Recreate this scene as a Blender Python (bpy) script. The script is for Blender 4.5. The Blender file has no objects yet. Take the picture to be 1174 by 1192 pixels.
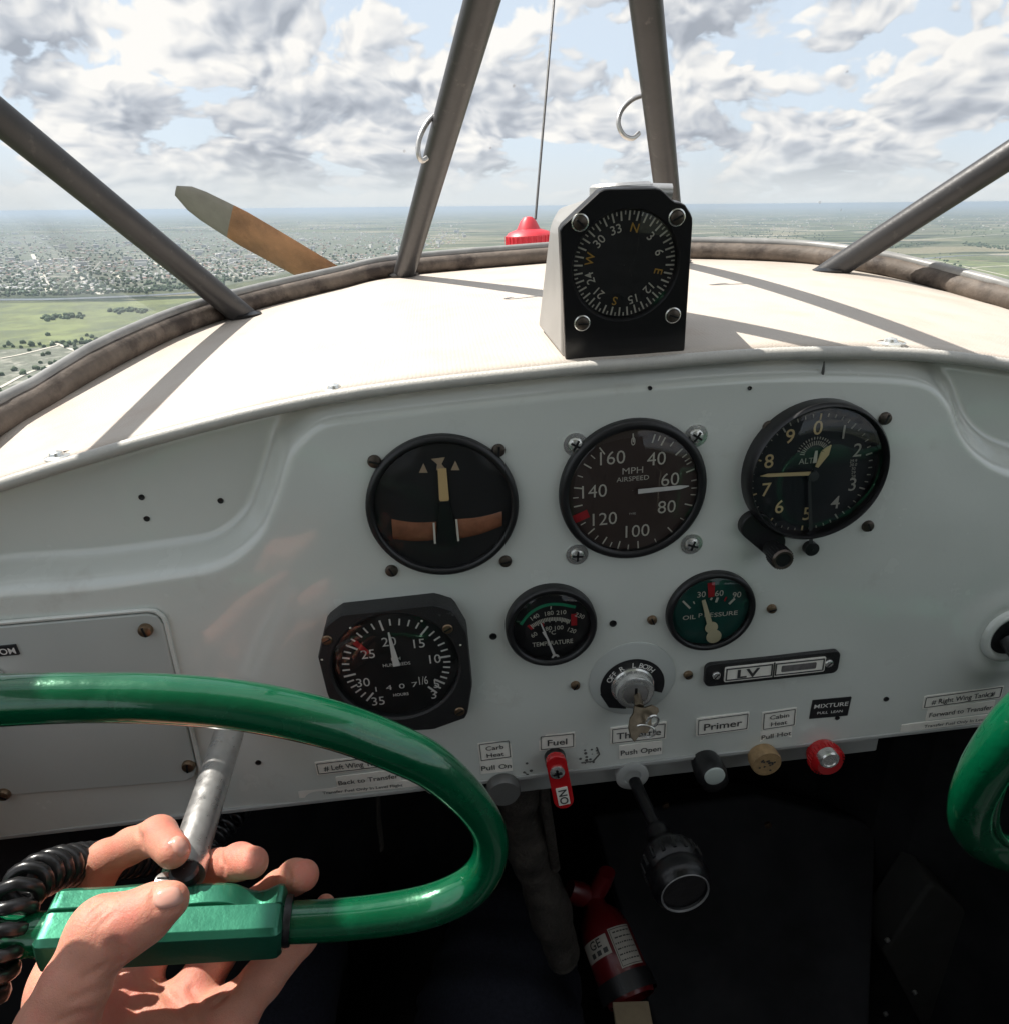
import bpy, bmesh, math, random
import numpy as np
from mathutils import Matrix, Vector
random.seed(7); np.random.seed(7)
scene = bpy.context.scene
COL = scene.collection
R_ = math.radians

# ------------------------------------------------------------------ geometry of the view
# The photograph is 1174 x 1192 px, focal length 800 px. The aircraft frame is x right, y forward, z up, eye at the origin.
FPX, CX, CY = 800.0, 587.0, 596.0
A = np.array([[0.99400, -0.09150, 0.05920], [-0.09150, -0.40610, 0.90920], [-0.05920, -0.90920, -0.41210]])
u_, s_, vt_ = np.linalg.svd(A); A = u_ @ vt_          # camera axes (right, down, forward) -> aircraft frame
def ray(x, y): return A @ np.array([(x-CX)/FPX, (y-CY)/FPX, 1.0])
def onY(x, y, Y):
    d = ray(x, y); return d*(Y/d[1])
def onZ(x, y, Z):
    d = ray(x, y); return d*(Z/d[2])
def atD(x, y, D): return ray(x, y)*D
# the aircraft is banked a little: level frame from the horizon
h0, h1 = ray(0, 245.5), ray(1174, 234.5)
upA = np.cross(h1, h0); upA /= np.linalg.norm(upA); upA *= np.sign(upA[2])
fw = np.array([0, 1.0, 0]); fw -= upA*(fw@upA); fw /= np.linalg.norm(fw)
rt = np.cross(fw, upA)
RW = np.array([rt, fw, upA])                          # aircraft frame -> level world frame
M_AIR = Matrix(RW.tolist()).to_4x4()
GZ = -300.0                                           # the ground lies 300 m below
def gnd(x, y):
    d = RW @ ray(x, y); return d*(GZ/d[2])

# ------------------------------------------------------------------ camera
cam_d = bpy.data.cameras.new('camera'); cam = bpy.data.objects.new('camera', cam_d); COL.objects.link(cam)
cam_d.sensor_fit = 'VERTICAL'; cam_d.sensor_height = 24.0; cam_d.lens = 24.0*FPX/1192.0
cam_d.clip_start = 0.01; cam_d.clip_end = 400000
cr = RW @ A @ np.diag([1, -1, -1])
cam.matrix_world = Matrix(cr.tolist()).to_4x4()
scene.camera = cam

# ------------------------------------------------------------------ light
SUN_A = np.array([-0.55, 0.40, 1.0]); SUN_A /= np.linalg.norm(SUN_A)
SUN_W = RW @ SUN_A
sd = bpy.data.lights.new('sun', 'SUN'); sd.energy = 5.0; sd.angle = R_(0.53); sd.color = (1.0, 0.95, 0.87)
sun = bpy.data.objects.new('sun', sd); COL.objects.link(sun)
sun.rotation_mode = 'QUATERNION'
sun.rotation_quaternion = Vector((-SUN_W).tolist()).to_track_quat('-Z', 'Y')
scene.view_settings.view_transform = 'Standard'; scene.view_settings.look = 'None'
scene.view_settings.exposure = 0.68; scene.view_settings.gamma = 1.0
scene.cycles.max_bounces = 8; scene.cycles.transparent_max_bounces = 24
scene.cycles.sample_clamp_indirect = 4.0
scene.cycles.volume_bounces = 1
scene.cycles.use_adaptive_sampling = True; scene.cycles.adaptive_threshold = 0.015
scene.cycles.diffuse_bounces = 4; scene.cycles.glossy_bounces = 4

world = bpy.data.worlds.new('World'); scene.world = world; world.use_nodes = True
world.cycles.sampling_method = 'MANUAL'; world.cycles.sample_map_resolution = 256
def sky_world():
    nt = world.node_tree; N = nt.nodes; L = nt.links
    N.clear()
    out = N.new('ShaderNodeOutputWorld')
    sky = N.new('ShaderNodeTexSky'); sky.sky_type = 'NISHITA'; sky.sun_disc = False
    sky.sun_elevation = math.asin(SUN_W[2]); sky.sun_rotation = math.atan2(SUN_W[0], SUN_W[1])
    sky.altitude = 300
    def math_(op, a, b=None, c=None, clamp=False):
        m = N.new('ShaderNodeMath'); m.operation = op; m.use_clamp = clamp
        for i, q in enumerate((a, b, c)):
            if q is None: continue
            if isinstance(q, (int, float)): m.inputs[i].default_value = q
            else: L.new(q, m.inputs[i])
        return m.outputs[0]
    def vmath(op, a, b):
        m = N.new('ShaderNodeVectorMath'); m.operation = op
        for i, q in enumerate((a, b)):
            if isinstance(q, tuple): m.inputs[i].default_value = q
            else: L.new(q, m.inputs[i])
        return m.outputs[0]
    def smooth(x, lo, hi, a=0.0, b=1.0):
        m = N.new('ShaderNodeMapRange'); m.interpolation_type = 'SMOOTHSTEP'
        L.new(x, m.inputs[0]); m.inputs[1].default_value = lo; m.inputs[2].default_value = hi; m.inputs[3].default_value = a; m.inputs[4].default_value = b
        return m.outputs[0]
    def mix(f, a, b, bt='MIX'):
        m = N.new('ShaderNodeMix'); m.data_type = 'RGBA'; m.blend_type = bt
        for i, q in ((0, f), (6, a), (7, b)):
            if isinstance(q, tuple): m.inputs[i].default_value = (*q, 1)
            elif isinstance(q, (int, float)): m.inputs[i].default_value = q
            else: L.new(q, m.inputs[i])
        return m.outputs[2]
    def noise(vec, scale, detail, rough, dist=0.0, lac=2.0):
        n = N.new('ShaderNodeTexNoise'); n.inputs['Scale'].default_value = scale; n.inputs['Detail'].default_value = detail
        n.inputs['Roughness'].default_value = rough; n.inputs['Distortion'].default_value = dist; n.inputs['Lacunarity'].default_value = lac
        L.new(vec, n.inputs['Vector']); return n.outputs['Fac']
    tc = N.new('ShaderNodeTexCoord')
    sep = N.new('ShaderNodeSeparateXYZ'); L.new(tc.outputs['Generated'], sep.inputs[0])
    el = math_('MAXIMUM', sep.outputs[2], 0.0)
    # heaped clouds: size shrinks towards the horizon (perspective of a cloud layer), shapes stay upright
    hl = math_('SQRT', math_('ADD', math_('MULTIPLY', sep.outputs[0], sep.outputs[0]), math_('MULTIPLY', sep.outputs[1], sep.outputs[1])))
    k = math_('DIVIDE', 3.1, math_('MAXIMUM', hl, 0.02))
    comb = N.new('ShaderNodeCombineXYZ')
    L.new(math_('MULTIPLY', sep.outputs[0], k), comb.inputs[0]); L.new(math_('MULTIPLY', sep.outputs[1], k), comb.inputs[1])
    L.new(math_('MULTIPLY', math_('LOGARITHM', math_('ADD', el, 0.16), 2.718), -1.5), comb.inputs[2])
    p0 = vmath('ADD', comb.outputs[0], SKY_OFF)
    wob = N.new('ShaderNodeTexNoise'); wob.inputs['Scale'].default_value = 2.2; wob.inputs['Detail'].default_value = 2.0; L.new(p0, wob.inputs['Vector'])
    p = vmath('ADD', p0, vmath('MULTIPLY', vmath('SUBTRACT', wob.outputs['Color'], (0.5, 0.5, 0.5)), (0.35, 0.35, 0.25)))
    def billow(vec, scale, detail):                   # rounded lobes: folded noise
        n = noise(vec, scale, detail, 0.5)
        return math_('SUBTRACT', 1.0, math_('MULTIPLY', math_('ABSOLUTE', math_('SUBTRACT', n, 0.5)), 4.0))
    big = noise(p0, 0.85, 2.0, 0.5)
    def density(vec, det):
        f = noise(vec, 2.4, det, 0.51)
        b1 = math_('ABSOLUTE', math_('SUBTRACT', noise(vec, 3.6, 2.0, 0.5), 0.5))
        b2 = math_('ABSOLUTE', math_('SUBTRACT', noise(vec, 9.0, 2.0, 0.5), 0.5))
        d = math_('MULTIPLY_ADD', b1, 0.55, f); d = math_('MULTIPLY_ADD', b2, 0.30, d); return math_('SUBTRACT', d, 0.075)
    d0 = density(p, 8.0); l0 = density(p, 3.0); d1 = density(vmath('ADD', p, (-0.030, 0.0, -0.045)), 3.0)
    dens = math_('MULTIPLY_ADD', math_('SUBTRACT', big, 0.5), 0.45, d0)
    cover = smooth(dens, 0.405, 0.465)
    thick = smooth(dens, 0.48, 0.74)
    sl = math_('SUBTRACT', l0, d1)
    f0 = noise(p, 1.5, 2.0, 0.5); f1 = noise(vmath('ADD', p, (-0.07, 0.0, -0.15)), 1.5, 2.0, 0.5)
    sl2 = math_('SUBTRACT', f0, f1)
    lit = math_('MULTIPLY_ADD', sl, 4.0, 0.60)
    lit = math_('MULTIPLY_ADD', sl2, 3.0, lit)
    lit = math_('MULTIPLY_ADD', thick, -0.13, lit, True)
    ramp = N.new('ShaderNodeValToRGB'); e = ramp.color_ramp.elements
    e[0].position = 0.0; e[0].color = (0.25, 0.275, 0.315, 1); e[1].position = 1.0; e[1].color = (0.63, 0.62, 0.60, 1)
    q = e.new(0.35); q.color = (0.35, 0.375, 0.415, 1); q = e.new(0.62); q.color = (0.48, 0.492, 0.51, 1)
    L.new(lit, ramp.inputs[0])
    skyc = mix(1.0, sky.outputs[0], (0.075, 0.075, 0.075), 'MULTIPLY')
    skyc = mix(0.82, skyc, (0.48, 0.545, 0.62))
    c = mix(cover, skyc, ramp.outputs[0])
    # far air: the clouds melt into a pale band above the horizon
    band = smooth(el, 0.0, 0.075, 0.95, 0.0)
    c = mix(band, c, (0.475, 0.505, 0.52))
    bg = N.new('ShaderNodeBackground'); L.new(c, bg.inputs[0]); bg.inputs[1].default_value = 1.0
    L.new(bg.outputs[0], out.inputs[0])
SKY_OFF = (17.6, 14.2, 3.9)
sky_world()
# ------------------------------------------------------------------ helpers
AIR_ROOTS = []
def tag(o, label=None, cat=None, group=None, kind=None):
    if label: o['label'] = label
    if cat: o['category'] = cat
    if group: o['group'] = group
    if kind: o['kind'] = kind
    return o
PANEL_ROT = np.array([[1, 0, 0], [0, 0, -1], [0, 1, 0]], float)   # local x right, y up, z towards the eye
def frame(c, rot=PANEL_ROT):
    F = np.eye(4); F[:3, :3] = rot; F[:3, 3] = c; return F
IDENT = np.eye(4)
FR = {}
def thing(name, label, cat, F, group=None, kind=None):
    o = bpy.data.objects.new(name, None); COL.objects.link(o); o.empty_display_size = 0.02
    o.matrix_world = Matrix(F.tolist()); FR[o.name] = F
    AIR_ROOTS.append(o)
    return tag(o, label, cat, group, kind)
def locate(o, P):                                   # aircraft-frame point(s) -> coordinates of the thing o
    P = np.atleast_2d(np.asarray(P, float)); Fi = np.linalg.inv(FR[o.name])
    return P @ Fi[:3, :3].T + Fi[:3, 3]

class MB:
    def __init__(s): s.v = []; s.f = []; s.m = []
    def add(s, verts, faces, mi=0):
        b = len(s.v); s.v.extend([tuple(map(float, q)) for q in verts])
        for fc in faces: s.f.append([b+i for i in fc]); s.m.append(mi)
        return s
    def box(s, c, size, R=None, mi=0):
        c = np.asarray(c, float); h = np.asarray(size, float)/2
        P = np.array([[x, y, z] for x in (-1, 1) for y in (-1, 1) for z in (-1, 1)])*h
        if R is not None: P = P @ np.asarray(R).T
        return s.add(P+c, [(0, 1, 3, 2), (4, 6, 7, 5), (0, 4, 5, 1), (2, 3, 7, 6), (0, 2, 6, 4), (1, 5, 7, 3)], mi)
    def tube(s, path, r, n=14, caps=True, mi=0, squash=None, closed=False, up=None):
        P = np.asarray(path, float); m = len(P)
        r = np.full(m, r, float) if np.isscalar(r) else np.asarray(r, float)
        if closed: T = np.roll(P, -1, 0)-np.roll(P, 1, 0)
        else: T = np.gradient(P, axis=0)
        T /= np.linalg.norm(T, axis=1)[:, None]+1e-12
        ref = np.array(up if up is not None else (0.13, 0.21, 0.97)); U = np.cross(T[0], ref)
        if np.linalg.norm(U) < 1e-3: U = np.cross(T[0], (1, 0, 0))
        U /= np.linalg.norm(U); V = []
        a = np.linspace(0, 2*np.pi, n, endpoint=False)
        for i in range(m):
            if up is not None: U = np.cross(T[i], ref)
            U = U-T[i]*(U@T[i]); U /= np.linalg.norm(U); W = np.cross(T[i], U)
            k = 1.0 if squash is None else squash
            V.extend(P[i]+r[i]*(np.cos(a)[:, None]*U*k+np.sin(a)[:, None]*W))
        F = []
        for i in range(m if closed else m-1):
            j = (i+1) % m
            for q in range(n): F.append((i*n+q, i*n+(q+1) % n, j*n+(q+1) % n, j*n+q))
        if caps and not closed: F.append(tuple(range(n-1, -1, -1))); F.append(tuple((m-1)*n+q for q in range(n)))
        return s.add(V, F, mi)
    def lathe(s, prof, n=40, c=(0, 0, 0), R=None, mi=0, cap0=False, cap1=False):
        a = np.linspace(0, 2*np.pi, n, endpoint=False); V = []
        for r, z in prof: V.extend(np.stack([r*np.cos(a), r*np.sin(a), np.full(n, z)], 1))
        V = np.array(V)
        if R is not None: V = V @ np.asarray(R).T
        F = []
        for i in range(len(prof)-1):
            for q in range(n): F.append((i*n+q, i*n+(q+1) % n, (i+1)*n+(q+1) % n, (i+1)*n+q))
        if cap0: F.append(tuple(range(n-1, -1, -1)))
        if cap1: F.append(tuple((len(prof)-1)*n+q for q in range(n)))
        return s.add(V+np.asarray(c), F, mi)
    def prism(s, poly, z0, z1, c=(0, 0, 0), R=None, mi=0):
        n = len(poly); V = np.array([[x, y, z0] for x, y in poly]+[[x, y, z1] for x, y in poly], float)
        if R is not None: V = V @ np.asarray(R).T
        F = [tuple(range(n-1, -1, -1)), tuple(range(n, 2*n))]+[(i, (i+1) % n, n+(i+1) % n, n+i) for i in range(n)]
        return s.add(V+np.asarray(c), F, mi)
    def arc(s, r0, r1, a0, a1, z, c=(0, 0), n=24, mi=0, th=0.0003):   # clockwise degrees from the top
        t = np.radians(np.linspace(a0, a1, n))
        o = np.stack([c[0]+r1*np.sin(t), c[1]+r1*np.cos(t)], 1); i = np.stack([c[0]+r0*np.sin(t), c[1]+r0*np.cos(t)], 1)
        V = [(x, y, z+th) for x, y in o]+[(x, y, z+th) for x, y in i]
        return s.add(V, [(k, n+k, n+k+1, k+1) for k in range(n-1)], mi)
    def bar(s, p, q, w0, w1, z, mi=0, th=0.0003):                    # a thin flat bar in the dial plane
        p = np.asarray(p, float); q = np.asarray(q, float); d = q-p; d /= np.linalg.norm(d); nn = np.array([-d[1], d[0]])
        poly = [p+nn*w0/2, p-nn*w0/2, q-nn*w1/2, q+nn*w1/2]
        return s.prism([tuple(x) for x in poly], z, z+th, mi=mi)
    def ticks(s, c, r0, r1, angs, w, z, mi=0):
        for a in angs:
            t = R_(a); d = np.array([math.sin(t), math.cos(t)])
            s.bar(np.asarray(c)+d*r0, np.asarray(c)+d*r1, w, w, z, mi)
        return s
    def text(s, st, x, y, h, z, rot=0.0, mi=0, align='C', squeeze=1.0, bold=0.0, lift=0.0004, maxw=None):
        V, Fc = text_mesh(st, bold); V = V.copy()
        k = h; V *= k; V[:, 0] *= squeeze
        w = V[:, 0].max()-V[:, 0].min()
        if maxw and w > maxw: V[:, 0] *= maxw/w
        if align == 'C': V[:, 0] -= (V[:, 0].max()+V[:, 0].min())/2
        V[:, 1] -= 0.5*h
        c_, s2 = math.cos(rot), math.sin(rot)
        X = V[:, 0]*c_-V[:, 1]*s2+x; Y = V[:, 0]*s2+V[:, 1]*c_+y
        return s.add(np.stack([X, Y, np.full(len(X), z+lift)], 1), Fc, mi)
    def build(s, name, mats, parent=None, smooth=35, bevel=None, air=False, subsurf=0):
        V = np.array(s.v, float)
        if parent is not None and air: V = locate(parent, V)
        me = bpy.data.meshes.new(name); me.from_pydata(V.tolist(), [], s.f); me.update()
        if not isinstance(mats, (list, tuple)): mats = [mats]
        for m in mats: me.materials.append(m)
        if len(mats) > 1: me.polygons.foreach_set('material_index', s.m)
        bm = bmesh.new(); bm.from_mesh(me); bmesh.ops.recalc_face_normals(bm, faces=bm.faces) if smooth is not None else None
        bm.to_mesh(me); bm.free()
        if smooth:
            me.polygons.foreach_set('use_smooth', [True]*len(me.polygons)); me.set_sharp_from_angle(angle=R_(smooth))
        o = bpy.data.objects.new(name, me); COL.objects.link(o)
        if parent is not None:
            o.parent = parent; FR[o.name] = FR.get(parent.name, IDENT)
        else: FR[o.name] = IDENT
        if bevel:
            b = o.modifiers.new('bevel', 'BEVEL'); b.width = bevel; b.segments = 3; b.limit_method = 'ANGLE'; b.angle_limit = R_(40)
            b.harden_normals = False
        if subsurf:
            q = o.modifiers.new('sub', 'SUBSURF'); q.levels = subsurf; q.render_levels = subsurf
        return o
_tc = {}
def text_mesh(st, bold=0.0):
    key = (st, bold)
    if key in _tc: return _tc[key]
    cu = bpy.data.curves.new('t', 'FONT'); cu.body = st; cu.size = 1.0/0.72; cu.resolution_u = 3; cu.offset = bold
    ob = bpy.data.objects.new('t', cu); COL.objects.link(ob)
    dg = bpy.context.evaluated_depsgraph_get(); me = bpy.data.meshes.new_from_object(ob.evaluated_get(dg))
    V = np.array([v.co[:] for v in me.vertices]) if len(me.vertices) else np.zeros((1, 3))
    Fc = [tuple(p.vertices) for p in me.polygons]
    bpy.data.objects.remove(ob); bpy.data.curves.remove(cu); bpy.data.meshes.remove(me)
    _tc[key] = (V, Fc); return _tc[key]

def spline(P, n):                                    # Catmull-Rom through points
    P = np.asarray(P, float); Q = np.vstack([2*P[0]-P[1], P, 2*P[-1]-P[-2]])
    d = np.concatenate([[0], np.cumsum(np.linalg.norm(np.diff(P[:, :3], axis=0), axis=1))]); out = []
    for t in np.linspace(0, d[-1], n):
        i = min(max(np.searchsorted(d, t)-1, 0), len(P)-2); u = (t-d[i])/(d[i+1]-d[i]+1e-12)
        p0, p1, p2, p3 = Q[i], Q[i+1], Q[i+2], Q[i+3]
        out.append(0.5*((2*p1)+(-p0+p2)*u+(2*p0-5*p1+4*p2-p3)*u*u+(-p0+3*p1-3*p2+p3)*u**3))
    return np.array(out)

# ------------------------------------------------------------------ materials
def mat(name, col, rough=0.5, metal=0.0, coat=0.0, var=0.0, vscale=30.0, bump=0.0, bscale=200.0, spec=0.5, sss=0.0, sss_col=None,
        dirt=None, dirt_scale=12.0, dirt_lo=0.55, dirt_hi=0.75, rvar=0.0, emit=None):
    m = bpy.data.materials.new(name); m.use_nodes = True; nt = m.node_tree; N = nt.nodes; L = nt.links
    b = N['Principled BSDF']; b.inputs['Base Color'].default_value = (*col, 1); b.inputs['Roughness'].default_value = rough
    b.inputs['Metallic'].default_value = metal; b.inputs['Coat Weight'].default_value = coat; b.inputs['Coat Roughness'].default_value = 0.04
    b.inputs['Specular IOR Level'].default_value = spec
    if sss:
        b.inputs['Subsurface Weight'].default_value = sss; b.inputs['Subsurface Radius'].default_value = (0.010, 0.0032, 0.0016)
        b.inputs['Subsurface Scale'].default_value = 0.28
    tc = N.new('ShaderNodeTexCoord'); col_out = None
    def nz(scale, detail=5.0, rough_=0.6):
        n = N.new('ShaderNodeTexNoise'); n.inputs['Scale'].default_value = scale; n.inputs['Detail'].default_value = detail
        n.inputs['Roughness'].default_value = rough_; L.new(tc.outputs['Object'], n.inputs['Vector']); return n.outputs['Fac']
    if var:
        r = N.new('ShaderNodeMapRange'); L.new(nz(vscale), r.inputs[0]); r.inputs[1].default_value = 0.3; r.inputs[2].default_value = 0.7
        r.inputs[3].default_value = 1-var; r.inputs[4].default_value = 1+var
        mx = N.new('ShaderNodeVectorMath'); mx.operation = 'SCALE'; mx.inputs[0].default_value = col; L.new(r.outputs[0], mx.inputs['Scale'])
        col_out = mx.outputs[0]
    if dirt:
        r = N.new('ShaderNodeMapRange'); L.new(nz(dirt_scale, 8.0, 0.65), r.inputs[0]); r.inputs[1].default_value = dirt_lo; r.inputs[2].default_value = dirt_hi
        mx = N.new('ShaderNodeMix'); mx.data_type = 'RGBA'; L.new(r.outputs[0], mx.inputs[0])
        if col_out is not None: L.new(col_out, mx.inputs[6])
        else: mx.inputs[6].default_value = (*col, 1)
        mx.inputs[7].default_value = (*dirt, 1); col_out = mx.outputs[2]
    if col_out is not None: L.new(col_out, b.inputs['Base Color'])
    if rvar:
        r = N.new('ShaderNodeMapRange'); L.new(nz(vscale*1.7+9), r.inputs[0]); r.inputs[1].default_value = 0.3; r.inputs[2].default_value = 0.7
        r.inputs[3].default_value = max(0.02, rough-rvar); r.inputs[4].default_value = rough+rvar; L.new(r.outputs[0], b.inputs['Roughness'])
    if bump:
        bp = N.new('ShaderNodeBump'); bp.inputs['Strength'].default_value = 1.0; bp.inputs['Distance'].default_value = bump
        L.new(nz(bscale, 6.0), bp.inputs['Height']); L.new(bp.outputs[0], b.inputs['Normal'])
    return m
MT = {}
MT['panel'] = mat('panel_grey_paint', (0.69, 0.72, 0.68), 0.22, coat=0.7, var=0.03, vscale=9, bump=0.0007, bscale=16, rvar=0.08, dirt=(0.58, 0.585, 0.54), dirt_scale=26, dirt_lo=0.60, dirt_hi=0.80)
MT['panel_door'] = mat('door_grey_paint', (0.48, 0.515, 0.495), 0.32, coat=0.2, var=0.03, vscale=14, bump=0.0002, bscale=40)
MT['flange'] = mat('flange_grey', (0.40, 0.41, 0.40), 0.45, var=0.06, vscale=25)
MT['black'] = mat('instrument_black', (0.012, 0.012, 0.013), 0.38, var=0.2, vscale=80, bump=0.0001, bscale=900)
MT['black_crinkle'] = mat('black_crackle_paint', (0.016, 0.016, 0.017), 0.42, bump=0.0004, bscale=1500, dirt=(0.09, 0.09, 0.09), dirt_scale=120, dirt_lo=0.66, dirt_hi=0.74)
MT['black_plastic'] = mat('black_plastic', (0.010, 0.010, 0.011), 0.34, bump=0.00005, bscale=300)
MT['dial'] = mat('dial_black', (0.011, 0.011, 0.012), 0.55)
MT['dial_brown'] = mat('dial_brown_black', (0.058, 0.040, 0.034), 0.5)
MT['dial_green'] = mat('dial_green_black', (0.010, 0.070, 0.058), 0.45, var=0.25, vscale=40)
MT['mark'] = mat('dial_white', (0.62, 0.60, 0.52), 0.6)
MT['white'] = mat('paint_white', (0.80, 0.79, 0.76), 0.5)
MT['cream'] = mat('lume_cream', (0.66, 0.52, 0.28), 0.6)
MT['amber'] = mat('compass_amber', (0.52, 0.31, 0.06), 0.6)
MT['red'] = mat('dial_red', (0.42, 0.018, 0.025), 0.5)
MT['green_arc'] = mat('dial_arc_green', (0.02, 0.26, 0.13), 0.5)
MT['brown_tube'] = mat('slip_tube_brown', (0.24, 0.10, 0.055), 0.25, var=0.25, vscale=120)
MT['chrome'] = mat('chrome', (0.78, 0.78, 0.75), 0.24, metal=0.75, bump=0.0001, bscale=500)
MT['steel'] = mat('brushed_steel', (0.62, 0.61, 0.60), 0.34, metal=0.85, var=0.12, vscale=120, rvar=0.1, dirt=(0.45, 0.43, 0.41), dirt_scale=60)
MT['screw'] = mat('oxidised_screw', (0.12, 0.10, 0.085), 0.42, metal=0.9, var=0.3, vscale=300)
MT['brass'] = mat('brass_key', (0.20, 0.165, 0.12), 0.36, metal=1.0, var=0.25, vscale=180)
MT['bronze'] = mat('worn_screw', (0.24, 0.17, 0.11), 0.4, metal=0.9, var=0.3, vscale=300)
MT['strut'] = mat('painted_tube_grey', (0.048, 0.047, 0.049), 0.42, metal=0.2, var=0.12, vscale=40, dirt=(0.11, 0.105, 0.10), dirt_scale=90, dirt_lo=0.60, dirt_hi=0.75, bump=0.0002, bscale=200)
MT['rim'] = mat('weathered_rim', (0.135, 0.108, 0.088), 0.65, var=0.35, vscale=60, dirt=(0.045, 0.032, 0.026), dirt_scale=26, dirt_lo=0.50, dirt_hi=0.62, bump=0.001, bscale=120)
MT['rim_trim'] = mat('rim_trim_grey', (0.27, 0.27, 0.265), 0.4, var=0.2, vscale=60)
MT['green'] = mat('green_enamel', (0.001, 0.105, 0.042), 0.22, metal=0.3, coat=1.0, var=0.15, vscale=25, bump=0.0003, bscale=160, rvar=0.10, dirt=(0.003, 0.16, 0.07), dirt_scale=70, dirt_lo=0.60, dirt_hi=0.75)
MT['green_box'] = mat('green_grip_enamel', (0.028, 0.185, 0.11), 0.36, metal=0.6, coat=0.3, bump=0.00012, bscale=420, rvar=0.08)
MT['red_paint'] = mat('red_enamel', (0.52, 0.012, 0.016), 0.25, coat=0.5, var=0.06)
MT['red_plastic'] = mat('red_plastic', (0.66, 0.03, 0.05), 0.45, var=0.1, vscale=60)
MT['tan'] = mat('tan_knob', (0.36, 0.24, 0.12), 0.55, var=0.2, vscale=200, bump=0.0006, bscale=250)
MT['label'] = mat('label_white', (0.92, 0.89, 0.82), 0.45, var=0.05, vscale=120)
MT['ink'] = mat('ink_black', (0.05, 0.05, 0.05), 0.6)
MT['label_black'] = mat('label_black', (0.018, 0.018, 0.02), 0.4)
MT['interior'] = mat('dark_interior', (0.028, 0.0285, 0.032), 0.9, var=0.4, vscale=10, spec=0.15)
MT['interior_panel'] = mat('dark_side_panel', (0.055, 0.055, 0.053), 0.75, spec=0.2, var=0.2, vscale=12)
MT['wall_grey'] = mat('cabin_wall_grey', (0.18, 0.18, 0.17), 0.7, var=0.1)
MT['roof'] = mat('unseen_roof_lining', (0.55, 0.54, 0.51), 0.8)
MT['unseen_torso'] = mat('unseen_torso_dark', (0.03, 0.03, 0.035), 0.9, var=0.2)
MT['ext_red'] = mat('extinguisher_red', (0.13, 0.004, 0.007), 0.35, coat=0.3, var=0.1, vscale=40)
MT['label_dim'] = mat('shade_dimmed_label', (0.45, 0.42, 0.37), 0.5, var=0.1, vscale=100)  # extinguisher label, the footwell shade put into its colour
MT['jeans'] = mat('navy_trousers', (0.020, 0.022, 0.036), 0.9, var=0.3, vscale=300, bump=0.0008, bscale=500)
MT['boot'] = mat('grey_brown_fabric', (0.060, 0.052, 0.044), 0.8, var=0.5, vscale=40, bump=0.012, bscale=55)
MT['rubber'] = mat('cord_rubber', (0.013, 0.013, 0.014), 0.28, bump=0.0001, bscale=500)
MT['cardboard'] = mat('tan_board', (0.28, 0.22, 0.14), 0.8, var=0.15, vscale=60)
MT['cowl'] = mat('cowl_cream_paint', (0.60, 0.56, 0.48), 0.35, coat=0.4)
MT['wood'] = mat('propeller_wood', (0.46, 0.22, 0.11), 0.5, var=0.3, vscale=14, dirt=(0.20, 0.09, 0.05), dirt_scale=9, dirt_lo=0.5, dirt_hi=0.75)
MT['prop_tip'] = mat('propeller_grey', (0.30, 0.28, 0.26), 0.45, var=0.1)

def skin_mat():
    m = mat('skin', (0.62, 0.29, 0.205), 0.47, sss=0.55, var=0.12, vscale=60, bump=0.00025, bscale=900, dirt=(0.66, 0.20, 0.15), dirt_scale=34, dirt_lo=0.48, dirt_hi=0.72, spec=0.4)
    nt = m.node_tree; N = nt.nodes; L = nt.links; b = N['Principled BSDF']; old = b.inputs['Normal'].links[0].from_socket
    tc = N.new('ShaderNodeTexCoord'); v = N.new('ShaderNodeTexVoronoi'); v.feature = 'DISTANCE_TO_EDGE'; v.inputs['Scale'].default_value = 1500; L.new(tc.outputs['Object'], v.inputs['Vector'])
    mp = N.new('ShaderNodeMapping'); mp.inputs['Scale'].default_value = (1.0, 1.0, 0.55); L.new(tc.outputs['Object'], mp.inputs[0]); L.new(mp.outputs[0], v.inputs['Vector'])
    r = N.new('ShaderNodeMapRange'); L.new(v.outputs['Distance'], r.inputs[0]); r.inputs[1].default_value = 0.0; r.inputs[2].default_value = 0.16
    bp = N.new('ShaderNodeBump'); bp.inputs['Distance'].default_value = 0.00009; bp.inputs['Strength'].default_value = 0.5; L.new(r.outputs[0], bp.inputs['Height']); L.new(old, bp.inputs['Normal']); L.new(bp.outputs[0], b.inputs['Normal'])
    return m
MT['skin'] = skin_mat()
MT['nail'] = mat('fingernail', (0.66, 0.36, 0.29), 0.2, sss=0.3, spec=0.5)

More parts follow.
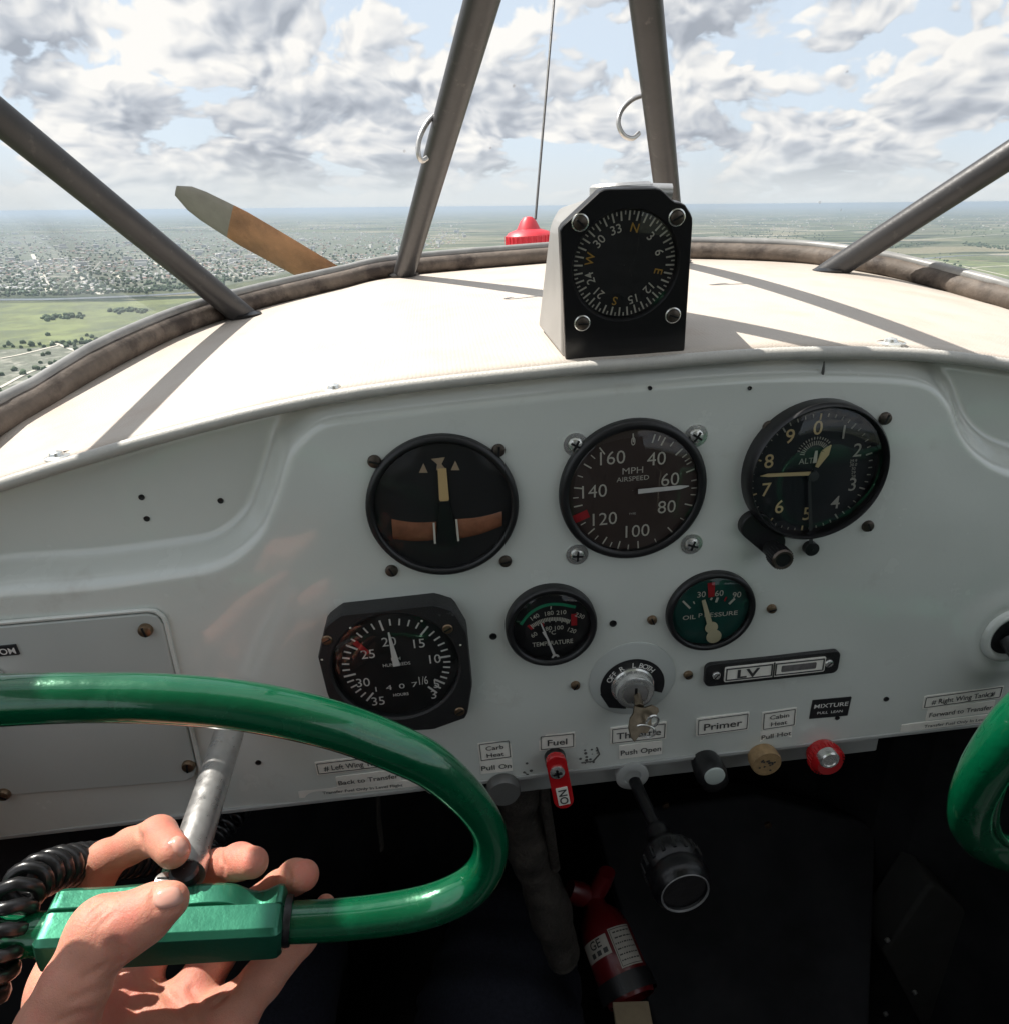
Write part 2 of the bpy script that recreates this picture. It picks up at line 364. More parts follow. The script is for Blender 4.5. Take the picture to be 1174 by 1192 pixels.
def glass_mat(name, refl=0.05, tint=(1, 1, 1), grime=0.0, rough=0.02, gscale=6.0, fk=0.55):
    m = bpy.data.materials.new(name); m.use_nodes = True; nt = m.node_tree; N = nt.nodes; L = nt.links
    N.clear(); out = N.new('ShaderNodeOutputMaterial'); tr = N.new('ShaderNodeBsdfTransparent'); tr.inputs[0].default_value = (*tint, 1)
    gl = N.new('ShaderNodeBsdfGlossy'); gl.inputs['Roughness'].default_value = rough
    fr = N.new('ShaderNodeLayerWeight'); fr.inputs[0].default_value = 0.25
    sc = N.new('ShaderNodeMath'); sc.operation = 'MULTIPLY_ADD'; L.new(fr.outputs['Fresnel'], sc.inputs[0]); sc.inputs[1].default_value = fk; sc.inputs[2].default_value = refl-0.04*fk
    sc.use_clamp = True
    mx = N.new('ShaderNodeMixShader'); L.new(sc.outputs[0], mx.inputs[0]); L.new(tr.outputs[0], mx.inputs[1]); L.new(gl.outputs[0], mx.inputs[2])
    last = mx.outputs[0]
    if grime:
        tc = N.new('ShaderNodeTexCoord'); n = N.new('ShaderNodeTexNoise'); n.inputs['Scale'].default_value = gscale; n.inputs['Detail'].default_value = 6
        mp = N.new('ShaderNodeMapping'); mp.inputs['Scale'].default_value = (1.0, 0.35, 0.35); L.new(tc.outputs['Object'], mp.inputs[0]); L.new(mp.outputs[0], n.inputs['Vector'])
        r = N.new('ShaderNodeMapRange'); L.new(n.outputs['Fac'], r.inputs[0]); r.inputs[1].default_value = 0.5; r.inputs[2].default_value = 0.8; r.inputs[3].default_value = 0; r.inputs[4].default_value = grime
        v = N.new('ShaderNodeTexVoronoi'); v.inputs['Scale'].default_value = 26; L.new(tc.outputs['Object'], v.inputs['Vector'])
        sp = N.new('ShaderNodeMapRange'); L.new(v.outputs['Distance'], sp.inputs[0]); sp.inputs[1].default_value = 0.028; sp.inputs[2].default_value = 0.05; sp.inputs[3].default_value = 0.32; sp.inputs[4].default_value = 0
        ad = N.new('ShaderNodeMath'); L.new(r.outputs[0], ad.inputs[0]); L.new(sp.outputs[0], ad.inputs[1])
        df = N.new('ShaderNodeBsdfDiffuse'); df.inputs[0].default_value = (0.42, 0.40, 0.37, 1)
        m2 = N.new('ShaderNodeMixShader'); L.new(ad.outputs[0], m2.inputs[0]); L.new(last, m2.inputs[1]); L.new(df.outputs[0], m2.inputs[2]); last = m2.outputs[0]
    L.new(last, out.inputs[0]); return m
MT['glass_matte'] = glass_mat('coated_instrument_glass', 0.015, (0.97, 0.97, 0.97), fk=0.2, rough=0.12)
MT['black_matte'] = mat('worn_black_plastic', (0.007, 0.007, 0.008), 0.28, spec=0.4, var=0.2, vscale=90, bump=0.0002, bscale=300)
MT['glass'] = glass_mat('instrument_glass', 0.05, (0.97, 0.97, 0.97))
MT['windshield'] = glass_mat('windshield_perspex', 0.015, (0.99, 0.99, 0.985), grime=0.09, gscale=9.0, fk=0.14)
# ------------------------------------------------------------------ the land below
def ground_mat():
    m = bpy.data.materials.new('land'); m.use_nodes = True; nt = m.node_tree; N = nt.nodes; L = nt.links
    b = N['Principled BSDF']; b.inputs['Roughness'].default_value = 0.95; b.inputs['Specular IOR Level'].default_value = 0.1
    tc = N.new('ShaderNodeTexCoord')
    def mapped(scale, rot=0.3):
        mp = N.new('ShaderNodeMapping'); mp.inputs['Scale'].default_value = scale; mp.inputs['Rotation'].default_value = (0, 0, rot)
        L.new(tc.outputs['Object'], mp.inputs[0]); return mp.outputs[0]
    def ramp(fac, stops, interp='LINEAR'):
        r = N.new('ShaderNodeValToRGB'); r.color_ramp.interpolation = interp; e = r.color_ramp.elements
        for i, (p, c) in enumerate(stops):
            k = e[i] if i < 2 else e.new(p); k.position = p; k.color = (*c, 1)
        L.new(fac, r.inputs[0]); return r.outputs[0]
    def mix(f, a, c):
        x = N.new('ShaderNodeMix'); x.data_type = 'RGBA'; L.new(f, x.inputs[0]); L.new(a, x.inputs[6]); L.new(c, x.inputs[7]); return x.outputs[2]
    def noise(vec, detail=6, rough=0.6, dist=0.0):
        n = N.new('ShaderNodeTexNoise'); n.inputs['Scale'].default_value = 1; n.inputs['Detail'].default_value = detail
        n.inputs['Roughness'].default_value = rough; n.inputs['Distortion'].default_value = dist; L.new(vec, n.inputs['Vector']); return n.outputs['Fac']
    v = N.new('ShaderNodeTexVoronoi'); v.inputs['Scale'].default_value = 1.0; L.new(mapped((1/620, 1/270, 1)), v.inputs['Vector'])
    sp = N.new('ShaderNodeSeparateColor'); L.new(v.outputs['Color'], sp.inputs[0])
    fields = ramp(sp.outputs[0], [(0.0, (0.105, 0.12, 0.07)), (0.25, (0.15, 0.165, 0.095)), (0.45, (0.06, 0.075, 0.045)), (0.62, (0.23, 0.215, 0.145)), (0.8, (0.12, 0.145, 0.075)), (0.92, (0.32, 0.295, 0.225))], 'CONSTANT')
    nat = ramp(noise(mapped((1/700, 1/500, 1)), 9, 0.62, 0.6), [(0.30, (0.045, 0.07, 0.035)), (0.47, (0.10, 0.118, 0.07)), (0.60, (0.145, 0.155, 0.095)), (0.72, (0.23, 0.22, 0.15))])
    f1 = N.new('ShaderNodeMapRange'); L.new(noise(mapped((1/2600, 1/1500, 1), 0.1), 3), f1.inputs[0]); f1.inputs[1].default_value = 0.40; f1.inputs[2].default_value = 0.46
    base = mix(f1.outputs[0], nat, fields)
    wood = N.new('ShaderNodeMapRange'); L.new(noise(mapped((1/1500, 1/420, 1), -0.15), 8, 0.6, 0.3), wood.inputs[0]); wood.inputs[1].default_value = 0.57; wood.inputs[2].default_value = 0.60
    w = N.new('ShaderNodeRGB'); w.outputs[0].default_value = (0.028, 0.045, 0.026, 1)
    base = mix(wood.outputs[0], base, w.outputs[0])
    # fine mottling of scrub, soil and tracks
    fine = ramp(noise(mapped((1/26, 1/26, 1)), 6, 0.7), [(0.32, (0.32, 0.35, 0.35)), (0.5, (0.76, 0.77, 0.78)), (0.70, (1.30, 1.22, 1.15))])
    mu = N.new('ShaderNodeMix'); mu.data_type = 'RGBA'; mu.blend_type = 'MULTIPLY'; mu.inputs[0].default_value = 0.85; L.new(base, mu.inputs[6]); L.new(fine, mu.inputs[7])
    L.new(mu.outputs[2], b.inputs['Base Color']); return m
def gsheet(name, polys, z, m, kind='structure'):
    mb = MB()
    for P in polys: mb.add([(x, y, z) for x, y in P], [tuple(range(len(P)))])
    o = mb.build(name, m, smooth=None)
    return tag(o, kind=kind)
H = 220000
g = MB(); nn = 40; xs = np.linspace(-H, H, nn+1)
g.add([(x, y, GZ) for x in xs for y in xs], [(i*(nn+1)+j, (i+1)*(nn+1)+j, (i+1)*(nn+1)+j+1, i*(nn+1)+j+1) for i in range(nn) for j in range(nn)])
tag(g.build('ground', ground_mat(), smooth=None), kind='structure')
def gp(pts): return [tuple(gnd(x, y)[:2]) for x, y in pts]
def band(pts, w):                                     # a strip along a ground path, w metres wide
    P = np.array([gnd(x, y)[:2] for x, y in pts]); P = spline(np.column_stack([P, np.zeros(len(P))]), 40)[:, :2]
    T = np.gradient(P, axis=0); T /= np.linalg.norm(T, axis=1)[:, None]; Nn = np.column_stack([-T[:, 1], T[:, 0]])
    w = np.interp(np.linspace(0, 1, 40), np.linspace(0, 1, len(w)), w) if not np.isscalar(w) else np.full(40, w)
    a = P+Nn*w[:, None]/2; b = P-Nn*w[:, None]/2
    return [[tuple(a[i]), tuple(b[i]), tuple(b[i+1]), tuple(a[i+1])] for i in range(39)]
M_meadow = mat('meadow_grass', (0.135, 0.16, 0.062), 0.95, var=0.28, vscale=0.012, dirt=(0.08, 0.10, 0.05), dirt_scale=0.008, dirt_lo=0.45, dirt_hi=0.62)
M_water = mat('river_water', (0.07, 0.085, 0.09), 0.25, spec=0.4)
M_track = mat('pale_track', (0.50, 0.47, 0.40), 0.9, var=0.1, vscale=0.05)
M_scrub = mat('grey_scrub', (0.115, 0.125, 0.095), 0.95, var=0.35, vscale=0.05, dirt=(0.25, 0.245, 0.205), dirt_scale=0.03, dirt_lo=0.52, dirt_hi=0.62)
M_earth = mat('town_earth', (0.075, 0.09, 0.058), 0.95, var=0.4, vscale=0.03, dirt=(0.20, 0.195, 0.16), dirt_scale=0.012, dirt_lo=0.54, dirt_hi=0.66)
gsheet('meadow', [gp([(-60, 354), (120, 352), (236, 347), (228, 366), (180, 384), (120, 395), (40, 403), (-60, 406)]), gp([(950, 298), (1060, 300), (1174, 306), (1240, 312), (1240, 330), (1130, 322), (1020, 312)])], GZ+0.5, M_meadow)
gsheet('scrub_ground', [gp([(-80, 412), (60, 404), (140, 398), (120, 440), (40, 480), (-80, 520)])], GZ+0.5, M_scrub)
gsheet('town_ground', [gp([(-200, 290), (60, 272), (300, 270), (470, 272), (480, 290), (330, 320), (240, 337), (100, 342), (-80, 344)])], GZ+0.5, M_earth)
gsheet('river', band([(-120, 350), (0, 349), (60, 348.5), (130, 346), (200, 342.5), (262, 338), (330, 335)], [70, 60, 55, 60, 60, 55, 50])+band([(1040, 305), (1100, 299), (1150, 297), (1230, 300)], 40), GZ+1.0, M_water)
tr = []
for pts, w in (([(38, 296), (44, 308), (52, 326), (58, 340)], 24), ([(84, 308), (95, 322), (106, 334), (118, 343)], 22), ([(128, 316), (140, 323), (152, 330)], 20), ([(100, 341), (130, 339), (160, 336)], 14), ([(-40, 318), (60, 322), (170, 326)], 8), ([(-40, 306), (90, 309), (220, 313)], 8), ([(170, 300), (200, 318), (226, 332)], 10), ([(200, 296), (236, 308), (276, 324)], 10),
               ([(0, 418), (30, 412), (70, 402)], 9), ([(60, 398), (95, 412), (118, 424)], 8), ([(0, 452), (40, 432), (90, 418)], 8), ([(60, 292), (160, 296), (240, 300)], 18), ([(300, 318), (360, 314), (430, 309)], 16),
               ([(860, 266), (940, 264), (1010, 262)], 30), ([(980, 283), (1060, 280), (1174, 272)], 22), ([(1080, 318), (1130, 312), (1180, 309)], 14), ([(1040, 296), (1100, 306), (1174, 322)], 10)):
    tr += band(pts, w)
gsheet('dirt_roads', tr, GZ+1.5, M_track)

# houses of the suburb: the largest 300 stand alone, the rest reads as one far town
walls = [mat('house_wall_white', (0.62, 0.61, 0.58), 0.8), mat('house_wall_tan', (0.50, 0.44, 0.36), 0.8), mat('house_wall_grey', (0.42, 0.42, 0.42), 0.8)]
roofs = [mat('house_roof_grey', (0.36, 0.36, 0.37), 0.7), mat('house_roof_pale', (0.52, 0.51, 0.49), 0.7), mat('house_roof_brown', (0.26, 0.15, 0.11), 0.7), mat('house_roof_green', (0.14, 0.22, 0.17), 0.7)]
def house_geo(mb, c, rz, L_, W_, Hh, rise, a=0, b=1):
    cs, sn = math.cos(rz), math.sin(rz)
    P = []
    for x, y, z in [(-1, -1, 0), (1, -1, 0), (1, 1, 0), (-1, 1, 0), (-1, -1, 1), (1, -1, 1), (1, 1, 1), (-1, 1, 1)]:
        X, Y = x*L_/2, y*W_/2; P.append((c[0]+X*cs-Y*sn, c[1]+X*sn+Y*cs, c[2]+z*Hh))
    mb.add(P, [(0, 1, 5, 4), (1, 2, 6, 5), (2, 3, 7, 6), (3, 0, 4, 7)], a)
    o = 1.08; Q = []
    for x, y, z in [(-1, -1, 0), (1, -1, 0), (1, 1, 0), (-1, 1, 0), (-0.98, 0, 1), (0.98, 0, 1)]:
        X, Y = x*L_/2*o, y*W_/2*o; Q.append((c[0]+X*cs-Y*sn, c[1]+X*sn+Y*cs, c[2]+Hh*1.001+z*rise))
    mb.add(Q, [(0, 1, 5, 4), (2, 3, 4, 5), (1, 2, 5), (3, 0, 4), (3, 2, 1, 0)], b)
protos = []
for i, (w, r) in enumerate(((0, 1), (0, 0), (1, 2), (2, 1), (0, 3), (1, 0))):
    mb = MB(); house_geo(mb, (0, 0, 0), 0, 13, 10, 4.2, 3.2); house_geo(mb, (6.5, 6.0, 0), 1.57, 8, 6, 3.0, 2.0)
    me_o = mb.build('house', [walls[w], roofs[r]], smooth=None); protos.append(me_o)
HLAB = ['pale roofed white house among trees in the suburb beyond the river', 'grey roofed white house among trees in the suburb beyond the river', 'brown roofed tan house among trees in the suburb beyond the river',
        'pale roofed grey house among trees in the suburb beyond the river', 'green roofed white house among trees in the suburb beyond the river', 'grey roofed tan house among trees in the suburb beyond the river']
rng = np.random.RandomState(3)
GA = 0.35; GR = np.array([[math.cos(GA), math.sin(GA)], [-math.sin(GA), math.cos(GA)]])
def vnoise(p, s, seed=0):                             # cheap smooth value noise for clumping
    q = p/s; i = np.floor(q).astype(int); f = q-i; f = f*f*(3-2*f)
    def hsh(a, b): return (math.sin(a*127.1+b*311.7+seed*74.7)*43758.5453) % 1.0
    return (hsh(i[0], i[1])*(1-f[0])+hsh(i[0]+1, i[1])*f[0])*(1-f[1])+(hsh(i[0], i[1]+1)*(1-f[0])+hsh(i[0]+1, i[1]+1)*f[0])*f[1]
lots = {}
def lot(x, y):                                        # snap to plots along the streets
    c = gnd(x, y)[:2]; g = GR@c; sx = 26.0; row = math.floor(g[1]/46.0); k = round(g[0]/sx)
    if row % 5 == 0 or k % 13 == 0 or (row, k) in lots: return
    if vnoise(c, 420, 1)*.6+vnoise(c, 150, 2)*.4 < .40: return
    side = 1 if rng.rand() < .5 else -1
    g2 = np.array([k*sx+rng.normal(0, 2.5), (row+.5)*46.0+side*12+rng.normal(0, 2)]); lots[(row, k)] = (GR.T@g2, side)
for i in range(9000):
    x = rng.uniform(-160, 540); y = 258+84*rng.beta(1.2, 1.2)
    if y > np.interp(x, [-160, 120, 240, 330, 480, 540], [344, 341, 335, 318, 300, 280])-1: continue
    lot(x, y)
for i in range(500):
    lot(rng.uniform(820, 1240), rng.uniform(250, 268))
ordered = sorted(lots.values(), key=lambda v: v[0]@v[0])
used = [False]*6
for c, side in ordered[:300]:
    k = rng.choice(6, p=[.22, .25, .15, .13, .08, .17])
    o = protos[k] if not used[k] else protos[k].copy()
    if used[k]: COL.objects.link(o)
    used[k] = True; s = rng.uniform(0.75, 1.25)
    o.location = (c[0], c[1], GZ+0.4); o.rotation_euler = (0, 0, GA+(1.571 if rng.rand() < .4 else 0)+rng.normal(0, 0.06)); o.scale = (s, s, s)
    tag(o, HLAB[k], 'house', 'houses of the suburb beyond the river')
M_street = mat('town_street', (0.27, 0.26, 0.235), 0.9, var=0.15, vscale=0.05)
st_ = []; near_ = {k_: v_ for k_, v_ in lots.items() if v_[0]@v_[0] < 5500**2}
def strip(a, b, w):
    a = GR.T@np.array(a); b = GR.T@np.array(b); d_ = (b-a)/np.linalg.norm(b-a); n_ = np.array([-d_[1], d_[0]])*w/2; st_.append([tuple(a+n_), tuple(a-n_), tuple(b-n_), tuple(b+n_)])
for row in sorted({r_[0] for r_ in near_}):
    ks = [k_[1] for k_ in near_ if k_[0] == row]
    if len(ks) > 2: strip((min(ks)*26.0, row*46.0), (max(ks)*26.0, row*46.0), 5 if row % 5 else 9)
for kk in sorted({r_[1] for r_ in near_ if r_[1] % 13 == 1}):
    rs = [r_[0] for r_ in near_ if abs(r_[1]-kk) < 3]
    if len(rs) > 3: strip(((kk-1)*26.0, min(rs)*46.0), ((kk-1)*26.0, max(rs)*46.0), 9)
gsheet('town_streets', st_, GZ+1.0, M_street)
far = MB()
for c, side in ordered[300:]:
    d = math.hypot(*c)
    if rng.rand() < 0.05 and d > 4500: house_geo(far, (c[0], c[1], GZ), GA+(1.571 if rng.rand() < .5 else 0), rng.uniform(30, 80), 14, rng.uniform(9, 28), 1, rng.choice([0, 2]), 4)
    else: house_geo(far, (c[0], c[1], GZ), GA+(1.571 if rng.rand() < .4 else 0), rng.uniform(9, 15)*(1+d/14000), 9, 4.5*(1+d/12000), 3, rng.choice([0, 1, 1, 2]), 3+rng.choice([0, 0, 1, 2, 2, 3]))
tag(far.build('distant_town', walls+roofs, smooth=None), kind='stuff')
# tree crowns between the houses, along the river and in hedgerows
ico = bmesh.new(); bmesh.ops.create_icosphere(ico, subdivisions=2, radius=1.0); IV = np.array([v.co[:] for v in ico.verts]); IF = [tuple(v.index for v in f.verts) for f in ico.faces]; ico.free()
M_tree = mat('far_foliage', (0.045, 0.075, 0.032), 0.9, var=0.45, vscale=0.06)
woods = MB()
def crown(x, y, r):
    c = gnd(x, y); V = IV*np.array([r, r, r*rng.uniform(0.8, 1.2)])*(1+0.22*rng.randn(len(IV), 1)*0.8)
    woods.add(V+np.array([c[0], c[1], GZ+r*0.7]), IF)
for i in range(3000):
    x = rng.uniform(-120, 480); y = 276+68*rng.beta(1.6, 1.0)
    if y > np.interp(x, [-120, 120, 240, 330, 480], [345, 342, 336, 318, 300]): continue
    crown(x, y, rng.uniform(4, 8))
for pts, n, w in (([(-80, 345), (60, 343), (180, 338), (262, 332)], 260, 1.2), ([(50, 372), (75, 369), (98, 370)], 60, 1.4), ([(130, 364), (150, 362), (170, 363)], 50, 1.0), ([(1008, 289), (1050, 286), (1094, 283)], 160, 1.0), ([(1120, 284), (1150, 287), (1190, 291)], 160, 1.0),
                  ([(1000, 300), (1060, 302), (1120, 306)], 60, 5), ([(1130, 345), (1174, 352), (1230, 372)], 160, 6), ([(1060, 318), (1110, 326), (1180, 338)], 90, 4), ([(0, 404), (60, 402), (110, 398)], 22, 1.2), ([(0, 440), (60, 420), (110, 405)], 40, 18), ([(840, 272), (900, 275), (960, 272)], 120, 3), ([(1090, 268), (1174, 266), (1230, 270)], 160, 4)):
    P = np.array(pts, float)
    for i in range(n):
        t = rng.rand()*(len(P)-1); k = min(int(t), len(P)-2); q = P[k]+(P[k+1]-P[k])*(t-k); crown(q[0]+rng.normal(0, 2), q[1]+rng.normal(0, w), rng.uniform(3.5, 7))
tag(woods.build('woodland', M_tree, smooth=180), kind='stuff')

# the air between: a closed box of thin haze
hz = bpy.data.materials.new('haze'); hz.use_nodes = True; nt = hz.node_tree; nt.nodes.clear()
ho = nt.nodes.new('ShaderNodeOutputMaterial'); pv = nt.nodes.new('ShaderNodeVolumePrincipled')
pv.inputs['Color'].default_value = (0.47, 0.56, 0.69, 1); pv.inputs['Density'].default_value = 5.0e-5; pv.inputs['Anisotropy'].default_value = 0.2
nt.links.new(pv.outputs[0], ho.inputs['Volume'])
hb = MB(); hb.box((0, 0, (GZ-1+6)/2), (2*H+200, 2*H+200, 6-GZ+1)); tag(hb.build('haze', hz, smooth=None), kind='stuff')
# ================================================================== the aircraft (aircraft frame; banked into the level world at the end)
YP = 0.342                                            # the face of the instrument panel
EDGE = np.array([onY(x, y, YP) for x, y in ((-175, 645), (-120, 610), (0, 567), (200, 507), (400, 462), (650, 433), (735, 426), (900, 414), (1050, 414), (1174, 427), (1300, 452), (1420, 490))])
FARPX = ((-110, 575, .36), (-60, 535, .38), (0, 505, .42), (46, 480, .45), (112, 436, .505), (197, 394, .595), (261, 371, .66), (317, 355, .71), (400, 335, .765), (460, 322, .79), (600, 309, .82), (700, 302, .825),
         (804, 301, .78), (932, 306, .715), (1008, 317, .65), (1080, 333, .60), (1174, 360, .52), (1260, 392, .485), (1330, 425, .465))
FARE = np.array([onY(*q) for q in FARPX])
NE = 120
EC = spline(EDGE, NE); FC = spline(FARE, NE)
def by_x(C, xs):                                      # sample a curve at given x
    return np.column_stack([xs, np.interp(xs, C[:, 0], C[:, 1]), np.interp(xs, C[:, 0], C[:, 2])])
us = np.linspace(0, 1, NE)
EC = by_x(EC, EC[0, 0]+(EC[-1, 0]-EC[0, 0])*us); FC = by_x(FC, FC[0, 0]+(FC[-1, 0]-FC[0, 0])*us)
EC2 = EC.copy(); EC2[:, 2] += 0.003; EC2[:, 1] += 0.004
NT = 30; ts = np.linspace(0, 1, NT)
DASH = EC2[:, None]*(1-ts)[None, :, None]+FC[:, None]*ts[None, :, None]
DASH[:, :, 2] += 0.004*np.sin(np.pi*ts)[None, :]
_D = DASH.reshape(-1, 3) @ A; _DP = np.stack([CX+FPX*_D[:, 0]/_D[:, 2], CY+FPX*_D[:, 1]/_D[:, 2]], 1)
def dashp(x, y):                                      # point of the dash cover seen at a pixel (inverse-distance over the grid)
    d = np.hypot(_DP[:, 0]-x, _DP[:, 1]-y); k = np.argsort(d)[:4]; w = 1/(d[k]+1e-3)
    Yv = (DASH.reshape(-1, 3)[k, 1]*w).sum()/w.sum(); return onY(x, y, Yv)

# ---- dash cover
root = thing('dash_cover', 'cream perforated vinyl cover of the dash between panel and windshield', 'dash cover', frame(EC[NE//2], np.eye(3)))
def vinyl():
    m = mat('cream_vinyl', (0.53, 0.47, 0.41), 0.6, var=0.05, vscale=14, dirt=(0.46, 0.36, 0.29), dirt_scale=15, dirt_lo=0.50, dirt_hi=0.82)
    nt = m.node_tree; N = nt.nodes; L = nt.links; b = N['Principled BSDF']
    tc = N.new('ShaderNodeTexCoord'); v = N.new('ShaderNodeTexVoronoi'); v.voronoi_dimensions = '2D'; v.inputs['Scale'].default_value = 430; v.inputs['Randomness'].default_value = 0.4
    L.new(tc.outputs['Object'], v.inputs['Vector']); r = N.new('ShaderNodeMapRange'); L.new(v.outputs['Distance'], r.inputs[0]); r.inputs[1].default_value = 0.12; r.inputs[2].default_value = 0.3
    n = N.new('ShaderNodeTexNoise'); n.inputs['Scale'].default_value = 16; n.inputs['Detail'].default_value = 4; L.new(tc.outputs['Object'], n.inputs['Vector'])
    bp = N.new('ShaderNodeBump'); bp.inputs['Distance'].default_value = 0.00014; L.new(r.outputs[0], bp.inputs['Height'])
    b2 = N.new('ShaderNodeBump'); b2.inputs['Distance'].default_value = 0.0015; b2.inputs['Strength'].default_value = 0.6; L.new(n.outputs['Fac'], b2.inputs['Height']); L.new(bp.outputs[0], b2.inputs['Normal'])
    L.new(b2.outputs[0], b.inputs['Normal']); return m
MT['vinyl'] = vinyl()
mb = MB(); mb.add(DASH.reshape(-1, 3), [(i*NT+j, (i+1)*NT+j, (i+1)*NT+j+1, i*NT+j+1) for i in range(NE-1) for j in range(NT-1)])
o = mb.build('cover_sheet', MT['vinyl'], root, smooth=60, air=True); sm = o.modifiers.new('thick', 'SOLIDIFY'); sm.thickness = 0.002; sm.offset = -1
MT['piping'] = mat('piping_vinyl', (0.50, 0.485, 0.45), 0.5, var=0.06, vscale=150, bump=0.0002, bscale=700)
mb = MB(); mb.tube(EC+np.array([0, -0.001, 0.001]), 0.0033, 12)
for k in range(0, 330):                               # ribs of the woven piping
    q = EC[0]+0; i = k/330*(NE-1); j = int(i); c = EC[j]+(EC[min(j+1, NE-1)]-EC[j])*(i-j)+np.array([0, -0.001, 0.001])
    t = EC[min(j+1, NE-1)]-EC[max(j-1, 0)]; t /= np.linalg.norm(t); mb.tube([c-t*0.0006, c, c+t*0.0006], [0.0032, 0.00348, 0.0032], 8, caps=False)
mb.build('piping', MT['piping'], root, smooth=60, air=True)
for px, py in ((390, 457), (68, 535), (1035, 403)):   # lift-the-dot snaps
    c = dashp(px, py); mb = MB(); mb.lathe([(0.006, 0), (0.006, 0.0012), (0.0035, 0.002), (0.003, 0.0035), (0.0001, 0.0045)], 20, c+np.array([0, 0, 0.0005])); mb.lathe([(0.0066, 0.0), (0.0078, 0.0012), (0.0066, 0.0016)], 20, c+np.array([0.002, 0.003, 0.0]))
    mb.build('snap_fastener', MT['chrome'], root, air=True)
# ---- rim channel at the foot of the windshield
rim_path = FC+np.array([0, 0.004, 0.0075])
root = thing('windshield', 'wide clear perspex windshield with a weathered rusty foot channel', 'windshield', frame(FC[NE//2], np.eye(3)))
mb = MB(); mb.tube(rim_path, np.interp(us, [0, .15, .5, .85, 1], [.0098, .0090, .0088, .0092, .0090]), 14); mb.build('foot_channel', MT['rim'], root, smooth=60, air=True)
mb = MB(); mb.tube(rim_path+np.array([0, 0.005, 0.0100]), 0.0042, 12); mb.build('edge_trim', MT['rim_trim'], root, smooth=60, air=True)
TOPC = np.column_stack([np.interp(us, [0, .5, 1], [-.36, .105, .57]), np.interp(us, [0, .5, 1], [.10, .22, .10]), np.interp(us, [0, .5, 1], [.30, .36, .30])])
nw = 16; W0 = rim_path+np.array([0, 0.008, 0.008]); GL = []
for i in range(NE):
    for q in np.linspace(0, 1, nw):
        P = W0[i]*(1-q)+TOPC[i]*q; P = P+np.array([(W0[i, 0]-.105)*.25, 0.10, 0.10])*math.sin(math.pi*q)*0.8; GL.append(P)
mb = MB(); mb.add(GL, [(i*nw+j, (i+1)*nw+j, (i+1)*nw+j+1, i*nw+j+1) for i in range(NE-1) for j in range(nw-1)])
mb.build('pane', MT['windshield'], root, smooth=80, air=True)

# ---- the four windshield tubes
def strut(label, base, top, r0, r1, hook=None):
    base = np.asarray(base); top = np.asarray(top); d = (top-base)/np.linalg.norm(top-base)
    root = thing('windshield_brace', label, 'brace tube', frame(base, np.eye(3)), 'steel brace tubes of the windshield')
    mb = MB(); mb.tube([base-d*0.015, base+d*.004, (base+top)/2, top], [r0, r0, (r0+r1)/2, r1], 20); mb.build('tube', MT['strut'], root, smooth=60, air=True)
    mb = MB(); mb.lathe([(r0*1.02, 0.0), (r0*1.45, 0.001), (r0*1.5, 0.003), (r0*1.05, 0.005)], 24, base-np.array([0, 0, .001])); mb.build('boot_collar', MT['rubber'], root, air=True)
    if hook is not None:
        mb = MB(); mb.tube(spline(hook, 40), 0.0019, 10); mb.build('hook', MT['steel'], root, smooth=60, air=True)
def ext(b, t, k): return np.asarray(b)+(np.asarray(t)-np.asarray(b))*k
LB, RB, LCB, RCB = onY(284, 368, .66), dashp(966, 316), dashp(470, 321), dashp(785, 306)
LT, RT_, LCT, RCT = onY(0, 137, .52), onY(1174, 181, .56), onY(561, 0, .52), onY(751, 0, .55)
strut('grey tube slanting up to the left from the left corner of the dash', LB, ext(LB, LT, 3.1), .0107, .0107)
def on_line(b, t, px, py):                            # point of a tube nearest a viewing ray
    d = ray(px, py); d = d/np.linalg.norm(d); v = t-b; v = v/np.linalg.norm(v)
    M = np.array([[d@d, -(d@v)], [d@v, -(v@v)]]); r = np.array([d@b, v@b]); s = np.linalg.solve(M, r); return b+v*s[1]
hp = on_line(LCB, LCT, 512, 140)
hookL = [atD(x, y, (A.T@hp)[2]+dz) for x, y, dz in ((514, 131, .0), (504, 136, -.002), (495, 147, -.004), (488, 163, -.005), (487, 178, -.004), (491, 187, .0), (497, 184, .003))]
strut('grey tube with a hidden wire hook rising just left of the red fuel float', LCB, ext(LCB, LCT, 1.62), .0112, .0112, hookL)
hp = on_line(RCB, RCT, 762, 130)
hookR = [atD(x, y, (A.T@hp)[2]+dz) for x, y, dz in ((760, 110, .0), (748, 111, -.003), (735, 116, -.006), (723, 128, -.008), (719, 143, -.008), (725, 157, -.006), (735, 161, -.003), (743, 155, .0))]
strut('grey tube with an open wire hook rising from behind the compass', RCB, ext(RCB, RCT, 1.62), .0112, .0112, hookR)
strut('grey tube slanting up to the right from the right side of the dash', RB, ext(RB, RT_, 3.1), .0107, .0107)

